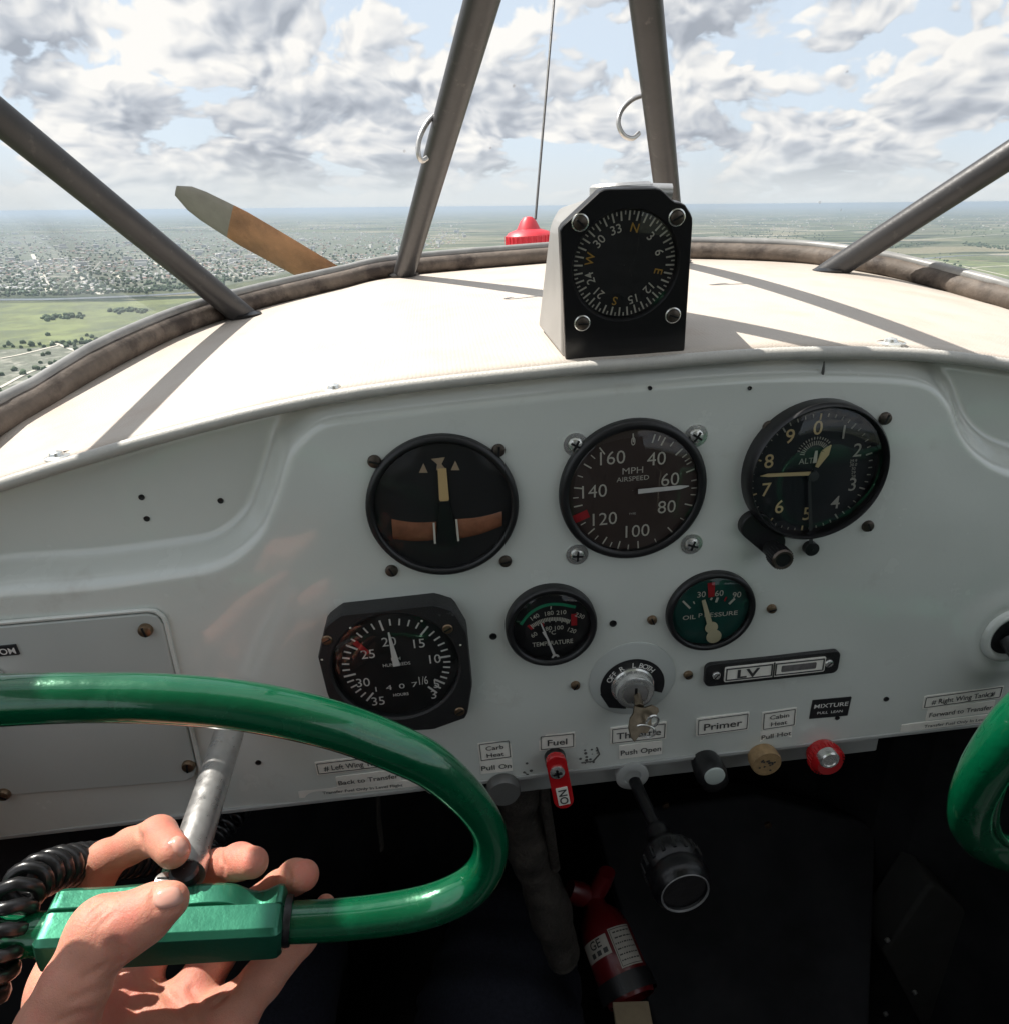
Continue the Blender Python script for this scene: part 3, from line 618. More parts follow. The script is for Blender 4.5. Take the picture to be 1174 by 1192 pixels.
# ---- engine cowl, filler neck and float, propeller
root = thing('engine_cowl', 'cream nose cowl below and beyond the windshield', 'engine cowl', frame((0.105, 1.0, -.3), np.eye(3)))
mb = MB(); nc = 48; V = []; prof = ((.86, 1.0, -.022), (1.0, .93, -.04), (1.2, .82, -.08), (1.45, .68, -.14), (1.7, .55, -.20), (1.85, .40, -.27), (1.9, .25, -.34))
base_c = FC.copy()
ia = np.linspace(0, NE-1, nc).astype(int)
for Yc, sx, dz in prof:
    for i in ia: V.append((0.105+(FC[i, 0]-.105)*sx, Yc if Yc > .9 else FC[i, 1]+.02, FC[i, 2]*1.0+dz-(abs(FC[i, 0]-.105)**2)*.35*(1.0-sx)*2))
mb.add(V, [(a*nc+b, (a+1)*nc+b, (a+1)*nc+b+1, a*nc+b+1) for a in range(len(prof)-1) for b in range(nc-1)])
o = mb.build('cowl_sheet', MT['cowl'], root, smooth=60, air=True); sm = o.modifiers.new('thick', 'SOLIDIFY'); sm.thickness = 0.003
fcn = onY(615, 272, 1.02)
root = thing('fuel_float', 'red fuel cap on the nose with an upright gauge wire', 'fuel cap', frame(fcn-np.array([0, 0, .06]), np.eye(3)))
mb = MB(); mb.lathe([(.018, -.09), (.018, -.014)], 24, fcn); mb.build('filler_neck', MT['steel'], root, air=True)
mb = MB(); mb.lathe([(.028, -.020), (.0315, -.016), (.0315, -.002), (.028, .002), (.016, .006), (.011, .016), (.006, .021), (.0001, .022)], 32, fcn, cap0=True)
for k in range(28):
    a = k/28*2*math.pi; mb.tube([fcn+np.array([.0315*math.cos(a), .0315*math.sin(a), z]) for z in (-.016, -.002)], .0016, 6)
mb.build('cap', MT['red_plastic'], root, air=True)
w1 = atD(646, -20, (A.T@fcn)[2]*1.02)
w0 = fcn+np.array([0.010, 0, .018]); mb = MB(); mb.tube([w0+(w1-w0)*t for t in np.linspace(0, 1.3, 8)], .0017, 8); mb.build('gauge_wire', MT['strut'], root, air=True)

hub = onY(560, 424, 1.96); tip = onY(205, 222, 1.96)
root = thing('propeller', 'wooden propeller stopped with one blade up to the left', 'propeller', frame(hub, np.eye(3)))
def blade(vec, name):
    ln = np.linalg.norm(vec); d = vec/ln; side = np.cross(d, (0, 1, 0)); side /= np.linalg.norm(side); f = np.array([0, 1.0, 0]); V = []; n = 26; mm = 14; mi = []
    for i in range(n):
        t = i/(n-1); w = np.interp(t, [0, .08, .2, .5, .8, .95, 1], [.05, .06, .10, .135, .12, .085, .03]); th = np.interp(t, [0, .2, 1], [.05, .03, .006]); tw = np.interp(t, [0, 1], [R_(66), R_(30)])
        c1 = side*math.cos(tw)+f*math.sin(tw); c2 = -side*math.sin(tw)+f*math.cos(tw)
        for a in np.linspace(0, 2*np.pi, mm, endpoint=False): V.append(hub+d*ln*t+c1*w/2*math.cos(a)+c2*th/2*math.sin(a))
    mb = MB(); F = [(i*mm+a, i*mm+(a+1) % mm, (i+1)*mm+(a+1) % mm, (i+1)*mm+a) for i in range(n-1) for a in range(mm)]
    k = int((n-1)*.86)
    mb.add(V, F+[tuple(range(mm)), tuple((n-1)*mm+q for q in range(mm))]); mb.m = [1 if (q//mm) >= k else 0 for q in range(len(F))]+[0, 1]
    mb.build(name, [MT['wood'], MT['prop_tip']], root, smooth=60, air=True)
blade(tip-hub, 'blade'); blade(hub-tip, 'blade')
mb = MB(); mb.lathe([(.0001, .09), (.03, .085), (.06, .05), (.075, 0), (.075, -.05)], 28, hub, R=np.array([[1, 0, 0], [0, 0, 1], [0, -1, 0]])); mb.build('spinner', MT['steel'], root, air=True)

# ---- the panel: one pressed sheet with a raised centre
XL, XR, ZB = -0.347, 0.576, -0.348
ramp_px = [(-190, 690), (-60, 688), (0, 679), (100, 672), (200, 659), (250, 648), (288, 618), (306, 580), (316, 550), (326, 520), (342, 500), (372, 480), (440, 470), (560, 456), (735, 438), (900, 426), (1030, 427), (1088, 436), (1116, 462), (1130, 496), (1150, 522), (1185, 541), (1260, 556), (1420, 575)]
RPn = np.array([onY(x, y, YP)[[0, 2]] for x, y in ramp_px])
RPs = spline(np.column_stack([RPn, np.zeros(len(RPn))]), 260)[:, :2]
nx, nz_ = 330, 130
gx = np.linspace(XL, XR, nx); ztop = np.interp(gx, EC[:, 0], EC[:, 2])-0.002
PX = np.repeat(gx[:, None], nz_, 1); PZ = ztop[:, None]+(ZB-ztop)[:, None]*(np.linspace(0, 1, nz_)**1.25)[None, :]
def sdist(x, z):                                      # signed distance to the pressing line (+ below it = raised side)
    P = np.stack([x.ravel(), z.ravel()], 1); best = np.full(len(P), 9.0); sg = np.ones(len(P))
    for i in range(len(RPs)-1):
        a, b = RPs[i], RPs[i+1]; ab = b-a; t = np.clip(((P-a)@ab)/(ab@ab+1e-12), 0, 1); q = a+t[:, None]*ab; e = P-q; d = np.hypot(e[:, 0], e[:, 1]); m = d < best-1e-9
        best = np.where(m, d, best); cr_ = ab[0]*e[:, 1]-ab[1]*e[:, 0]; sg = np.where(m, np.where(cr_ < 0, 1, -1), sg)
    return (best*sg).reshape(x.shape)
SD = sdist(PX, PZ)
q = np.clip((SD+0.0085)/0.017, 0, 1); q = q*q*(3-2*q)
depth = 0.019*(1-q)
lip = np.clip(1-(ztop[:, None]-PZ)/0.006, 0, 1); depth = depth+0.005*lip**2        # turns forward under the piping
nse = 0.0013*np.sin(PX*31+1.0)*np.sin(PZ*27+PX*9)+0.0007*np.sin(PX*63+PZ*41+1.0)*np.sin(PZ*30)
damp = np.clip(SD/0.03, 0, 1)
# a stamped swelling round the right column hole
rh = onY(1173, 738, YP); dr = np.hypot(PX-rh[0], PZ-rh[2]); nse = nse-0.0045*np.exp(-((dr-0.026)/0.009)**2)*1.0
PY = YP+depth+nse*damp*0.6
mb = MB(); mb.add(np.stack([PX, PY, PZ], 2).reshape(-1, 3), [(i*nz_+j, (i+1)*nz_+j, (i+1)*nz_+j+1, i*nz_+j+1) for i in range(nx-1) for j in range(nz_-1)])
PANEL = thing('instrument_panel', 'pale grey pressed metal instrument panel with a raised centre', 'instrument panel', frame((0.105, YP, ZB)))
o = mb.build('panel_face', MT['panel'], PANEL, smooth=70, air=True)
def py_at(x, z):
    i = np.clip((x-XL)/(XR-XL)*(nx-1), 0, nx-1).astype(int) if not np.isscalar(x) else int(np.clip((x-XL)/(XR-XL)*(nx-1), 0, nx-1))
    j = np.argmin(abs(PZ[i]-z)); return PY[i, j]
mb = MB(); mb.box(((XL+XR)/2, YP+.006, ZB-.0005), (XR-XL, .014, .003)); mb.box(((XL+XR)/2, YP+.0125, ZB-.004), (XR-XL, .002, .009)); mb.build('lower_lip', MT['flange'], PANEL, air=True, bevel=.0006)
xa, xb = onY(590, 905, YP+.014)[0], onY(1012, 880, YP+.014)[0]
mb = MB(); mb.box(((xa+xb)/2, YP+.010, ZB-.0125), (xb-xa, .002, .021)); mb.box(((xa+xb)/2, YP+.020, ZB-.0235), (xb-xa, .02, .0015)); mb.build('control_bracket', MT['flange'], PANEL, air=True, bevel=.0006)
def pnt(x, y, h=0.0):
    P = onY(x, y, YP); Yv = py_at(P[0], P[2])-h; return onY(x, y, Yv)
def screw_at(parent, c, r, m, h=.0022, slot=True, rot=0.6, cross=False, ring=None):
    F = frame(c); mb = MB(); R3 = PANEL_ROT
    if ring: mb.lathe([(r*1.55, -.0005), (r*1.6, .0006), (r*1.05, .0008)], 24, c, R3, mi=1)
    mb.lathe([(r*1.0, -.001), (r*1.0, h*.35), (r*.86, h*.8), (r*.5, h), (r*.0, h*1.03)], 20, c, R3)
    cs, sn = math.cos(rot), math.sin(rot)
    RR = PANEL_ROT @ np.array([[cs, -sn, 0], [sn, cs, 0], [0, 0, 1]])
    mb.box(c+PANEL_ROT@np.array([0, 0, h*1.0]), (r*1.5, r*.28, h*.25), RR, mi=2)
    if cross: mb.box(c+PANEL_ROT@np.array([0, 0, h*1.0]), (r*.28, r*1.5, h*.25), RR, mi=2)
    return mb.build('screw', [m, MT['chrome'], MT['black']], parent, air=True)
for x, y, r in ((165, 579, .0016), (257, 583, .0016), (171, 604, .0016), (192, 731, .0021), (301, 888, .0018), (574, 741, .0022), (713, 726, .0022), (1031, 814, .0018), (1152, 809, .0018), (974, 836, .0016), (756, 452, .0011), (872, 452, .0011)):
    c = pnt(x, y, .0004); mb = MB(); mb.lathe([(r, -.001), (r, .0002), (r*.8, -.0002), (0, -.0004)], 16, c, PANEL_ROT); mb.build('drilled_hole', MT['black'], PANEL, air=True)
for x, y in ((669, 797), (800, 785), (758, 721), (897, 708)): screw_at(PANEL, pnt(x, y), .0030, MT['bronze'], .0026, rot=random.uniform(0, 3))
# scratch, chipped paint
MT['chip'] = mat('paint_chip', (0.10, 0.10, 0.095), 0.6)
mb = MB(); c = pnt(957, 434, .0004); mb.tube([c+np.array([0, 0, z]) for z in (-.005, .001, .006)], [.0004, .0008, .0003], 6)
for x, y, n in ((688, 880, 9), (683, 888, 5), (613, 896, 6)):
    for k in range(n):
        c = pnt(x+random.uniform(-9, 9), y+random.uniform(-8, 8), .0002); mb.lathe([(random.uniform(.0004, .0013), 0), (0.0001, .0002)], 7, c, PANEL_ROT)
c0 = pnt(692, 866, .0002); mb.tube([pnt(x, y, .0003) for x, y in ((676, 888), (690, 886), (697, 878), (694, 870))], .0005, 6)
mb.build('chipped_paint', MT['chip'], PANEL, air=True)
# stamped hole of the right column
mb = MB(); mb.lathe([(.0200, -.001), (.0194, .003), (.0172, .0048), (.0148, .0042), (.0134, .001)], 48, onY(1173, 738, YP-.001), PANEL_ROT); mb.build('hole_lip', MT['panel'], PANEL, air=True, smooth=80)
mb = MB(); mb.lathe([(.0138, .0022), (.0001, .0018)], 40, onY(1173, 738, YP-.001), PANEL_ROT); mb.build('hole_shadow', MT['black'], PANEL, air=True)
# glove box door on the left
dp = [pnt(x, y) for x, y in ((-170, 744), (175, 712), (187, 716), (192, 727), (236, 912), (232, 922), (220, 927), (-170, 958))]
loc = locate(PANEL, dp)
Y0 = min(p[1] for p in dp)
door = MB(); pl = [(q[0], q[1]) for q in locate(PANEL, [onY(x, y, YP-.002) for x, y in ((-172, 744), (172, 714), (184, 717), (191, 728), (229, 893), (226, 904), (216, 909), (-172, 940))])]
door.prism(pl[::-1], 0.0004, 0.0026); DOOR = door.build('glove_box_door', MT['panel_door'], PANEL, bevel=.0009)
mb = MB(); ed = [onY(x, y, YP-.0016) for x, y in ((-172, 740), (172, 710), (180, 710.5), (188, 715), (193, 724), (196, 736), (233, 894), (229, 907))]; mb.tube(spline(ed, 60), .0013, 8); mb.build('door_bead', MT['panel'], DOOR, air=True)
for x, y in ((170, 733), (220, 891), (5, 924)): screw_at(DOOR, onY(x, y, YP-.003), .0040, MT['bronze'], .003, rot=random.uniform(0, 3))
c = onY(6, 789, YP-.003); mb = MB(); mb.lathe([(.008, 0), (.0085, .002), (.0055, .0035), (.0055, .010), (.0075, .0115), (.0075, .014), (.0001, .0145)], 28, c+np.array([-.006, 0, 0]), PANEL_ROT); mb.build('latch_knob', MT['chrome'], DOOR, air=True)
c = onY(-2, 758, YP-.003); mb = MB(); lc = locate(DOOR, c)[0]; mb.prism([(lc[0]-.022, lc[1]-.0033), (lc[0]+.0105, lc[1]-.0033), (lc[0]+.0105, lc[1]+.0033), (lc[0]-.022, lc[1]+.0033)], lc[2]-.0008, lc[2]+.0006)
mb.text('COM', lc[0]+.0035, lc[1], .0040, lc[2]+.0006, mi=1, bold=.012); mb.build('placard', [MT['label_black'], MT['white']], DOOR)

# ------------------------------------------------------------------ instruments
def gauge_root(name, label, cat, px, py, h, group=None):
    c = onY(px, py, YP-h); c = np.array([c[0], YP, c[2]]); return thing(name, label, cat, frame(c), group)
def dl(root, px, py, z):                             # pixel -> dial coordinates at local height z
    return locate(root, onY(px, py, YP-z))[0]
def bezel(root, R, h, w, zd, m=None, name='bezel', n=72):
    mb = MB(); mb.lathe([(R*1.0, -.002), (R*1.0, h*.55), (R*.985, h*.85), (R*.955, h), (R-w*.75, h), (R-w, h*.82), (R-w, zd-.001)], n); mb.build(name, m or MT['black'], root, smooth=50)
def dial(root, r, zd, m): mb = MB(); mb.lathe([(r, zd), (r*.5, zd), (.0001, zd)], 64); mb.build('dial', m, root)
def lens(root, r, z, m=None): mb = MB(); mb.lathe([(r, z-.0005), (r*.98, z), (r*.5, z+.0004), (.0001, z+.0005)], 64); mb.build('glass', m or MT['glass'], root, smooth=60)
def screws(root, pts, r, m, **k):
    for px, py in pts: screw_at(root, pnt(px, py), r, m, rot=random.uniform(0, 3), **k)

# turn and bank
h = .005; R = .0415*(YP-h)/YP
g = gauge_root('turn_indicator', 'turn and bank gauge with cream needle and brown slip tubes', 'turn indicator', 515.6, 593, h)
zd = .0012; bezel(g, R, h, .0042, zd); dial(g, R-.004, zd, MT['dial'])
mb = MB(); z = zd+.0002
def P2(px, py, zz=zd): return dl(g, px, py, zz)[:2]
for xs_ in (((456, 604), (508, 607), (508, 628), (458, 627)), ((530, 604), (584, 595), (584, 612), (532, 627))):
    q = [P2(*p) for p in xs_]; n = 12; top = [np.array(q[0])*(1-t)+np.array(q[1])*t+np.array([0, -.0012*math.sin(math.pi*t)]) for t in np.linspace(0, 1, n)]; bot = [np.array(q[3])*(1-t)+np.array(q[2])*t+np.array([0, -.0012*math.sin(math.pi*t)]) for t in np.linspace(0, 1, n)]
    V = []; F = []
    for i in range(n):
        a, b = top[i], bot[i]
        for k in range(9):
            t = k/8; p = a*(1-t)+b*t; V.append((p[0], p[1], z+.0032*math.sqrt(max(0, 1-(2*t-1)**2))*.6))
    mb.add(V, [(i*9+k, (i+1)*9+k, (i+1)*9+k+1, i*9+k+1) for i in range(n-1) for k in range(8)])
mb.build('slip_tube', MT['brown_tube'], g, smooth=60)
mb = MB()
for a, b in (((505, 606), (506.5, 630)), ((531, 602), (533.5, 627))): mb.bar(P2(*a), P2(*b), .0011, .0011, z+.0026)
mb.build('centre_lines', MT['mark'], g)
mb = MB(); mb.prism([P2(502, 534), P2(518, 532), P2(514, 540), P2(519, 546), P2(508, 547), P2(509, 540)][::-1], z, z+.0003)
for cx_, cy_ in ((493, 545), (530, 542)): mb.prism([P2(cx_, cy_-6), P2(cx_+5, cy_+5), P2(cx_-5, cy_+5)], z, z+.0003)
mb.build('dial_marks', mat('dial_marks_tan', (0.40, 0.30, 0.20), 0.6), g)
mb = MB(); mb.bar(P2(514.5, 544), P2(517, 580), .0045, .0052, z+.0014); mb.lathe([(.0026, z+.0014), (.0001, z+.0018)], 16, (*P2(517, 579), 0)); mb.build('turn_needle', mat('needle_cream', (0.62, 0.44, 0.21), 0.5), g)
mb = MB(); mb.bar(P2(517, 582), P2(521, 632), .0050, .012, z+.0008, th=.0010); mb.build('pivot_arm', MT['black_plastic'], g)
lens(g, R-.0042, h*.8, MT['glass_matte'])
screws(g, ((436, 537), (580, 524), (456, 664), (588, 653)), .0036, MT['screw'])

# airspeed
h = .005; g = gauge_root('airspeed_indicator', 'airspeed gauge marked 40 to 160 with white needle near 70', 'airspeed indicator', 738, 574.3, h)
zd = .0012; bezel(g, R, h, .0050, zd); dial(g, R-.0045, zd, MT['dial_brown']); z = zd+.0002
mb = MB()
for st, px, py in (('40', 763, 533), ('60', 779, 557), ('80', 775, 589), ('100', 741, 617), ('120', 703, 603), ('140', 691, 571), ('160', 712, 532)):
    q = P2(px, py); mb.text(st, q[0], q[1], .0078, z, squeeze=1.0, bold=-.004)
q = P2(736, 513); mb.text('0', q[0], q[1], .0048, z, squeeze=.8)
q = P2(735.5, 547); mb.text('MPH', q[0], q[1], .0038, z, squeeze=1.15); q = P2(735.5, 556.5); mb.text('AIRSPEED', q[0], q[1], .0028, z, squeeze=1.1)
q = P2(735, 597.5); mb.text('TYPE', q[0], q[1], .0013, z)
ctr = P2(738.5, 574)
rr = R-.0052
def rad(px, py): q = P2(px, py)-ctr; return math.degrees(math.atan2(q[0], q[1]))
mb.ticks(ctr, rr-.0060, rr-.0012, [-3+0, 17, 27, 47, 71, 108, 140, 176, 196, 212, 230, 252, 262, 281, 305, 325], .0007, z)
mb.ticks(ctr, rr-.0042, rr-.0012, [22, 36, 54, 59, 63, 82, 90, 97, 124, 158, 186, 204, 221, 242, 271, 293, 315], .0005, z)
mb.build('dial_numerals', MT['mark'], g)
mb = MB(); mb.bar(P2(666, 605), P2(684, 597), .0048, .0048, z+.0002); mb.build('red_line', MT['red'], g)
mb = MB(); mb.bar(P2(742, 572, .003), P2(791, 567, .003), .0026, .0022, .0030, th=.0005); mb.bar(P2(791, 567, .003), P2(801, 565.5, .003), .0022, .0003, .0030, th=.0005); mb.build('airspeed_needle', MT['white'], g)
lens(g, R-.0050, h*.8)
for px, py in ((669, 517), (809, 507), (671, 645), (804, 633)): screw_at(g, pnt(px, py), .0040, MT['chrome'], .003, cross=True, ring=True, rot=random.uniform(0, 1.5))

# altimeter
h = .0105; Ra = .0415*(YP-h)/YP; g = gauge_root('altimeter', 'deep black altimeter with cream hands and a knurled setting knob', 'altimeter', 954.8, 553.4, h)
zd = .0012; bezel(g, Ra, h, .0030, zd, MT['black_plastic']); dial(g, Ra-.0026, zd, mat('dial_blue_black', (0.011, 0.014, 0.018), .5)); z = zd+.0002
mb = MB(); ml = MB()
for st, px, py in (('0', 951, 497), ('9', 918.5, 507), ('8', 894, 536), ('7', 891, 569), ('6', 906, 589), ('5', 938, 597)):
    q = P2(px, py); mb.text(st, q[0], q[1], .0082, z, bold=.010)
for st, px, py in (('1', 981, 502), ('2', 997, 523), ('3', 991, 563), ('4', 971, 584)):
    q = P2(px, py); ml.text(st, q[0], q[1], .0080, z, bold=.004)
ctr = P2(943, 552)
def ang(px, py): q = P2(px, py)-ctr; return math.degrees(math.atan2(q[0], q[1])), np.hypot(*q)
mb.ticks(ctr, .0315, .0350, [k*36+2 for k in (0, 5, 6, 7, 8)], .0008, z); ml.ticks(ctr, .0315, .0350, [k*36+2 for k in (1, 2, 3, 4, 9)], .0008, z)
ml.ticks(ctr, .0330, .0350, [k*7.2+2 for k in range(50) if k % 5], .0005, z)
ml.ticks(P2(947, 530), .0060, .0085, [-80+k*9 for k in range(16)], .0005, z)
ml.ticks(P2(947, 530), .0094, .0108, [-70+k*9 for k in range(14)], .0005, z)
q = P2(937, 536); ml.text('ALT', q[0], q[1], .0034, z, bold=.01)
for k in range(5):
    q = P2(992, 536+k*4.5); ml.text(('29.9', '30.0', 'BARO', '29.8', 'IN HG')[k] if k in (0, 1) else ('29.9', '30.0', '30', '29', '28')[k], q[0], q[1], .0018, z, maxw=.008)
mb.build('dial_numerals', MT['cream'], g); ml.build('dial_graduations', mat('dial_dim_white', (0.42, 0.41, 0.36), .6), g)
mb = MB(); mb.bar(P2(942, 551, .004), P2(893, 553, .004), .0021, .0019, .0040, th=.0005); mb.bar(P2(893, 553, .004), P2(884, 554, .004), .0019, .0002, .0040, th=.0005); mb.build('long_hand', MT['cream'], g)
a, b, e = P2(950, 544, .003), P2(960, 527, .003), P2(967, 518, .003)
mb = MB(); mb.bar(a, b, .0018, .0052, .0026, th=.0005); mb.bar(b, e, .0052, .0003, .0026, th=.0005); mb.build('short_hand', MT['cream'], g)
mb = MB(); mb.bar(P2(946.5, 538), P2(948.5, 524), .0022, .0014, .0020, th=.0004); mb.build('small_hand', MT['mark'], g)
mb = MB(); mb.bar(P2(941, 552, .003), P2(943, 634, .003), .0014, .0022, .0031, th=.0005); mb.lathe([(.0030, .0028), (.0030, .0048), (.0001, .0050)], 20, (*ctr, 0)); mb.build('hand_tail', mat('hand_black', (0.05, 0.055, 0.055), 0.4), g)
lens(g, Ra-.0030, h*.85)
k1 = locate(g, onY(878, 612, YP-.004))[0]; k2 = locate(g, onY(903, 640, YP-.004))[0]
mb = MB(); poly = []
c1, c2 = k1[:2]+np.array([.000, .000]), locate(g, onY(898, 632, YP-.004))[0][:2]
d = (c2-c1)/np.linalg.norm(c2-c1); a0 = math.atan2(d[1], d[0])
for t in np.linspace(-math.pi/2, math.pi/2, 14): poly.append(tuple(c2+.0075*np.array([math.cos(a0+t), math.sin(a0+t)])))
for t in np.linspace(math.pi/2, 3*math.pi/2, 14): poly.append(tuple(c1+.0085*np.array([math.cos(a0+t), math.sin(a0+t)])))
mb.prism(poly, -.001, .0055); mb.build('knob_lug', MT['black'], g, bevel=.0008)
mb = MB(); kc = locate(g, onY(903, 644, YP-.012))[0]; pr = [(.0052, .003), (.0052, .012), (.0062, .0125), (.0062, .0195), (.0054, .0205), (.0042, .0205), (.0040, .0200), (.0001, .0200)]; mb.lathe(pr, 30, (kc[0], kc[1], 0))
for k in range(26):
    t = k/26*2*math.pi; mb.tube([(kc[0]+.0062*math.cos(t), kc[1]+.0062*math.sin(t), zz) for zz in (.0125, .0195)], .0004, 5)
KN = mb.build('setting_knob', MT['black'], g); mb = MB(); mb.lathe([(.0062, .0196), (.0055, .0209), (.0042, .0206)], 30, (kc[0], kc[1], 0)); mb.build('knob_rim', MT['screw'], KN)
lt = locate(g, onY(944, 639, YP-.003))[0]; mb = MB(); mb.lathe([(.0042, -.001), (.0042, .004), (.0001, .0045)], 20, (lt[0], lt[1], 0)); mb.build('clamp_screw', MT['black'], g)
screws(g, ((894, 497), (1029, 487), (1009, 612)), .0036, MT['screw'])

# tachometer
h = .0130; g = gauge_root('tachometer', 'square black tachometer with cut corners, needle just past 20', 'tachometer', 461, 775, h)
zf = h
poly = [dl(g, x, y, zf)[:2] for x, y in ((396, 716), (506, 704), (528, 711), (544, 738), (550, 798), (544, 836), (505, 850), (405, 855), (381, 810), (370, 766), (378, 730))]
mb = MB(); pc = np.mean(poly, 0); n = len(poly); rd = .0385
outer = [tuple(p) for p in poly]
dcx = dl(g, 461, 778, zf)[:2]
def ring_pts(r, m): return [(dcx[0]+r*math.cos(t), dcx[1]+r*math.sin(t)) for t in np.linspace(0, 2*np.pi, m, endpoint=False)]
m_ = 88
# front plate: resample the outline so that it can be joined to the round opening
ring = ring_pts(.0375, m_); ring2 = ring_pts(.0362, m_); ring3 = ring_pts(.0362, m_)
def hit(p):
    d = np.array(p)-dcx; best = 9
    for i in range(n):
        a, b = np.array(poly[i]), np.array(poly[(i+1) % n]); Mx = np.array([[d[0], a[0]-b[0]], [d[1], a[1]-b[1]]])
        try: t, s = np.linalg.solve(Mx, a-dcx)
        except Exception: continue
        if t > 0 and -1e-6 <= s <= 1+1e-6: best = min(best, t)
    return dcx+d*best
out_r = [hit(p) for p in ring]
out_r = [o_ if np.linalg.norm(o_-dcx) > .0385 else dcx+(o_-dcx)/np.linalg.norm(o_-dcx)*.0385 for o_ in out_r]
V = [(*p, -.002) for p in out_r]+[(*p, zf-.0015) for p in out_r]+[tuple(dcx+(np.array(p)-dcx)*.985)+(zf,) for p in out_r]+[(*p, zf) for p in ring]+[(*p, zf-.001) for p in ring2]+[(*p, .007) for p in ring3]
mb.add(V, [(k*m_+i, k*m_+(i+1) % m_, (k+1)*m_+(i+1) % m_, (k+1)*m_+i) for k in range(5) for i in range(m_)]); mb.build('case', MT['black_crinkle'], g, smooth=30)
zd = .0085; mb = MB(); mb.lathe([(.0364, zd), (.02, zd), (.0001, zd)], 64, (*dcx, 0)); mb.build('dial', MT['dial'], g); z = zd+.0002
mb = MB()
for st, px, py in (('20', 453, 746), ('15', 488, 748), ('10', 506.5, 766), ('5', 508, 795), ('3', 505, 807.5), ('25', 428.5, 760.5), ('30', 423, 793.5), ('35', 440.5, 815)):
    q = P2(px, py, zd); mb.text(st, q[0], q[1], .0062, z, bold=.002)
for k, dgt in enumerate('20111'):
    q = P2(437+k*14.5, 801-k*2.6, zd)
for k, dgt in enumerate(('1', '4', '0', '7')):
    q = P2(438+k*15.0, 801.5-k*1.9, zd); mb.text(dgt, q[0], q[1], .0036, z, squeeze=1.5)
q = P2(493, 791, zd); mb.text('1/6', q[0], q[1], .0060, z, squeeze=.6); q = P2(467, 807.5, zd); mb.text('HOURS', q[0], q[1], .0020, z, bold=.02)
q = P2(461, 766, zd); mb.text('RPM', q[0], q[1], .0022, z, bold=.01); q = P2(462, 772.5, zd); mb.text('HUNDREDS', q[0], q[1], .0022, z, bold=.01)
ctr = P2(462, 773, zd)
def A_(px, py): q = P2(px, py, zd)-ctr; return math.degrees(math.atan2(q[0], q[1]))
a3, a5, a10, a15, a20, a25, a30, a35 = A_(517, 812), A_(527, 799), A_(525, 763), A_(491.5, 737), A_(447, 735), A_(407, 752), A_(398, 788), A_(425, 818)
seq = [a35-360 if a35 > 0 else a35, a30, a25, a20, a15, a10, a5, a3]
mb.ticks(ctr, .0245, .0315, [a3, a5, a10, a15, a20, a25, a30, a35], .0011, z)
small = []
for lo, hi, m2 in ((a20, a15, 5), (a15, a10, 5), (a10, a5, 5), (a25, a20, 5), (a30-360 if a30 > 0 else a30, a25, 5), (a35-360 if a35 > 0 else a35, a30-360 if a30 > 0 else a30, 5), (a5, a3, 2)):
    small += [lo+(hi-lo)*k/m2 for k in range(1, m2)]
mb.ticks(ctr, .0270, .0312, small, .0009, z); mb.build('dial_numerals', MT['white'], g)
mb = MB(); mb.bar(P2(413, 747, zd), P2(429, 760, zd), .0034, .0028, z+.0001); mb.build('red_line', MT['red'], g)
mb = MB(); mb.bar(P2(462, 775, zd+.002), P2(452.5, 736, zd+.002), .0042, .0009, zd+.002, th=.0005); mb.build('needle', MT['white'], g)
lens(g, .0366, h-.0016)
for px, py in ((381, 745), (521, 732), (535, 828)): screw_at(g, onY(px, py, YP-zf), .0031, MT['bronze'], .0012, rot=.5)
for px, py in ((375, 768), (408, 731), (491, 723), (536, 751)): mb = MB(); mb.lathe([(.0007, 0), (.0001, .0003)], 10, onY(px, py, YP-zf-.0002), PANEL_ROT); mb.build('case_nick', MT['mark'], g, air=True)

# temperature and oil pressure
h = .0065; Rs = .0277*(YP-h)/YP
g = gauge_root('temperature_gauge', 'round oil temperature gauge with green arc and white needle', 'temperature gauge', 642.5, 732.7, h)
zd = .0014; bezel(g, Rs, h, .0042, zd); dial(g, Rs-.0036, zd, MT['dial']); z = zd+.0002
def P3(px, py): return dl(g, 580+px/9.03, 670+py/9.03, zd)[:2]
pv_ = P3(592, 845)
mb = MB(); qa, qb = P3(235, 510), P3(805, 325); cc = P3(520, 700); r1 = np.linalg.norm(P3(545, 300)-pv_)
arc_pts = [P3(*p) for p in ((232, 512), (300, 420), (400, 345), (520, 303), (650, 300), (805, 328))]; sp_ = spline(np.column_stack([arc_pts, np.zeros(6)]), 30)[:, :2]
for i in range(29): mb.bar(sp_[i], sp_[i+1], .0018, .0018, z)
mb.build('green_arc', MT['green_arc'], g)
mb = MB(); mb.bar(P3(790, 400), P3(790, 520), .0034, .0034, z); mb.bar(P3(310, 520), P3(350, 560), .0016, .0016, z); mb.bar(P3(462, 492), P3(468, 530), .0010, .0010, z); mb.build('red_line', MT['red'], g)
mb = MB()
for st, x, y, rt_ in (('140', 378, 428, .5), ('180', 528, 390, .1), ('210', 655, 380, -.02), ('230', 850, 415, -.5), ('60', 368, 615, .55), ('80', 522, 548, .1), ('100', 632, 540, 0), ('120', 768, 570, -.45), ('°C', 560, 592, 0)):
    q = P3(x, y); mb.text(st, q[0], q[1], .0029, z, rot=rt_, bold=.012)
q = P3(565, 700); mb.text('TEMPERATURE', q[0], q[1], .0031, z, rot=.0, bold=.012, maxw=.0245)
tk = spline(np.column_stack([[P3(*p) for p in ((345, 530), (440, 478), (540, 455), (650, 455), (740, 480))], np.zeros(5)]), 26)[:, :2]
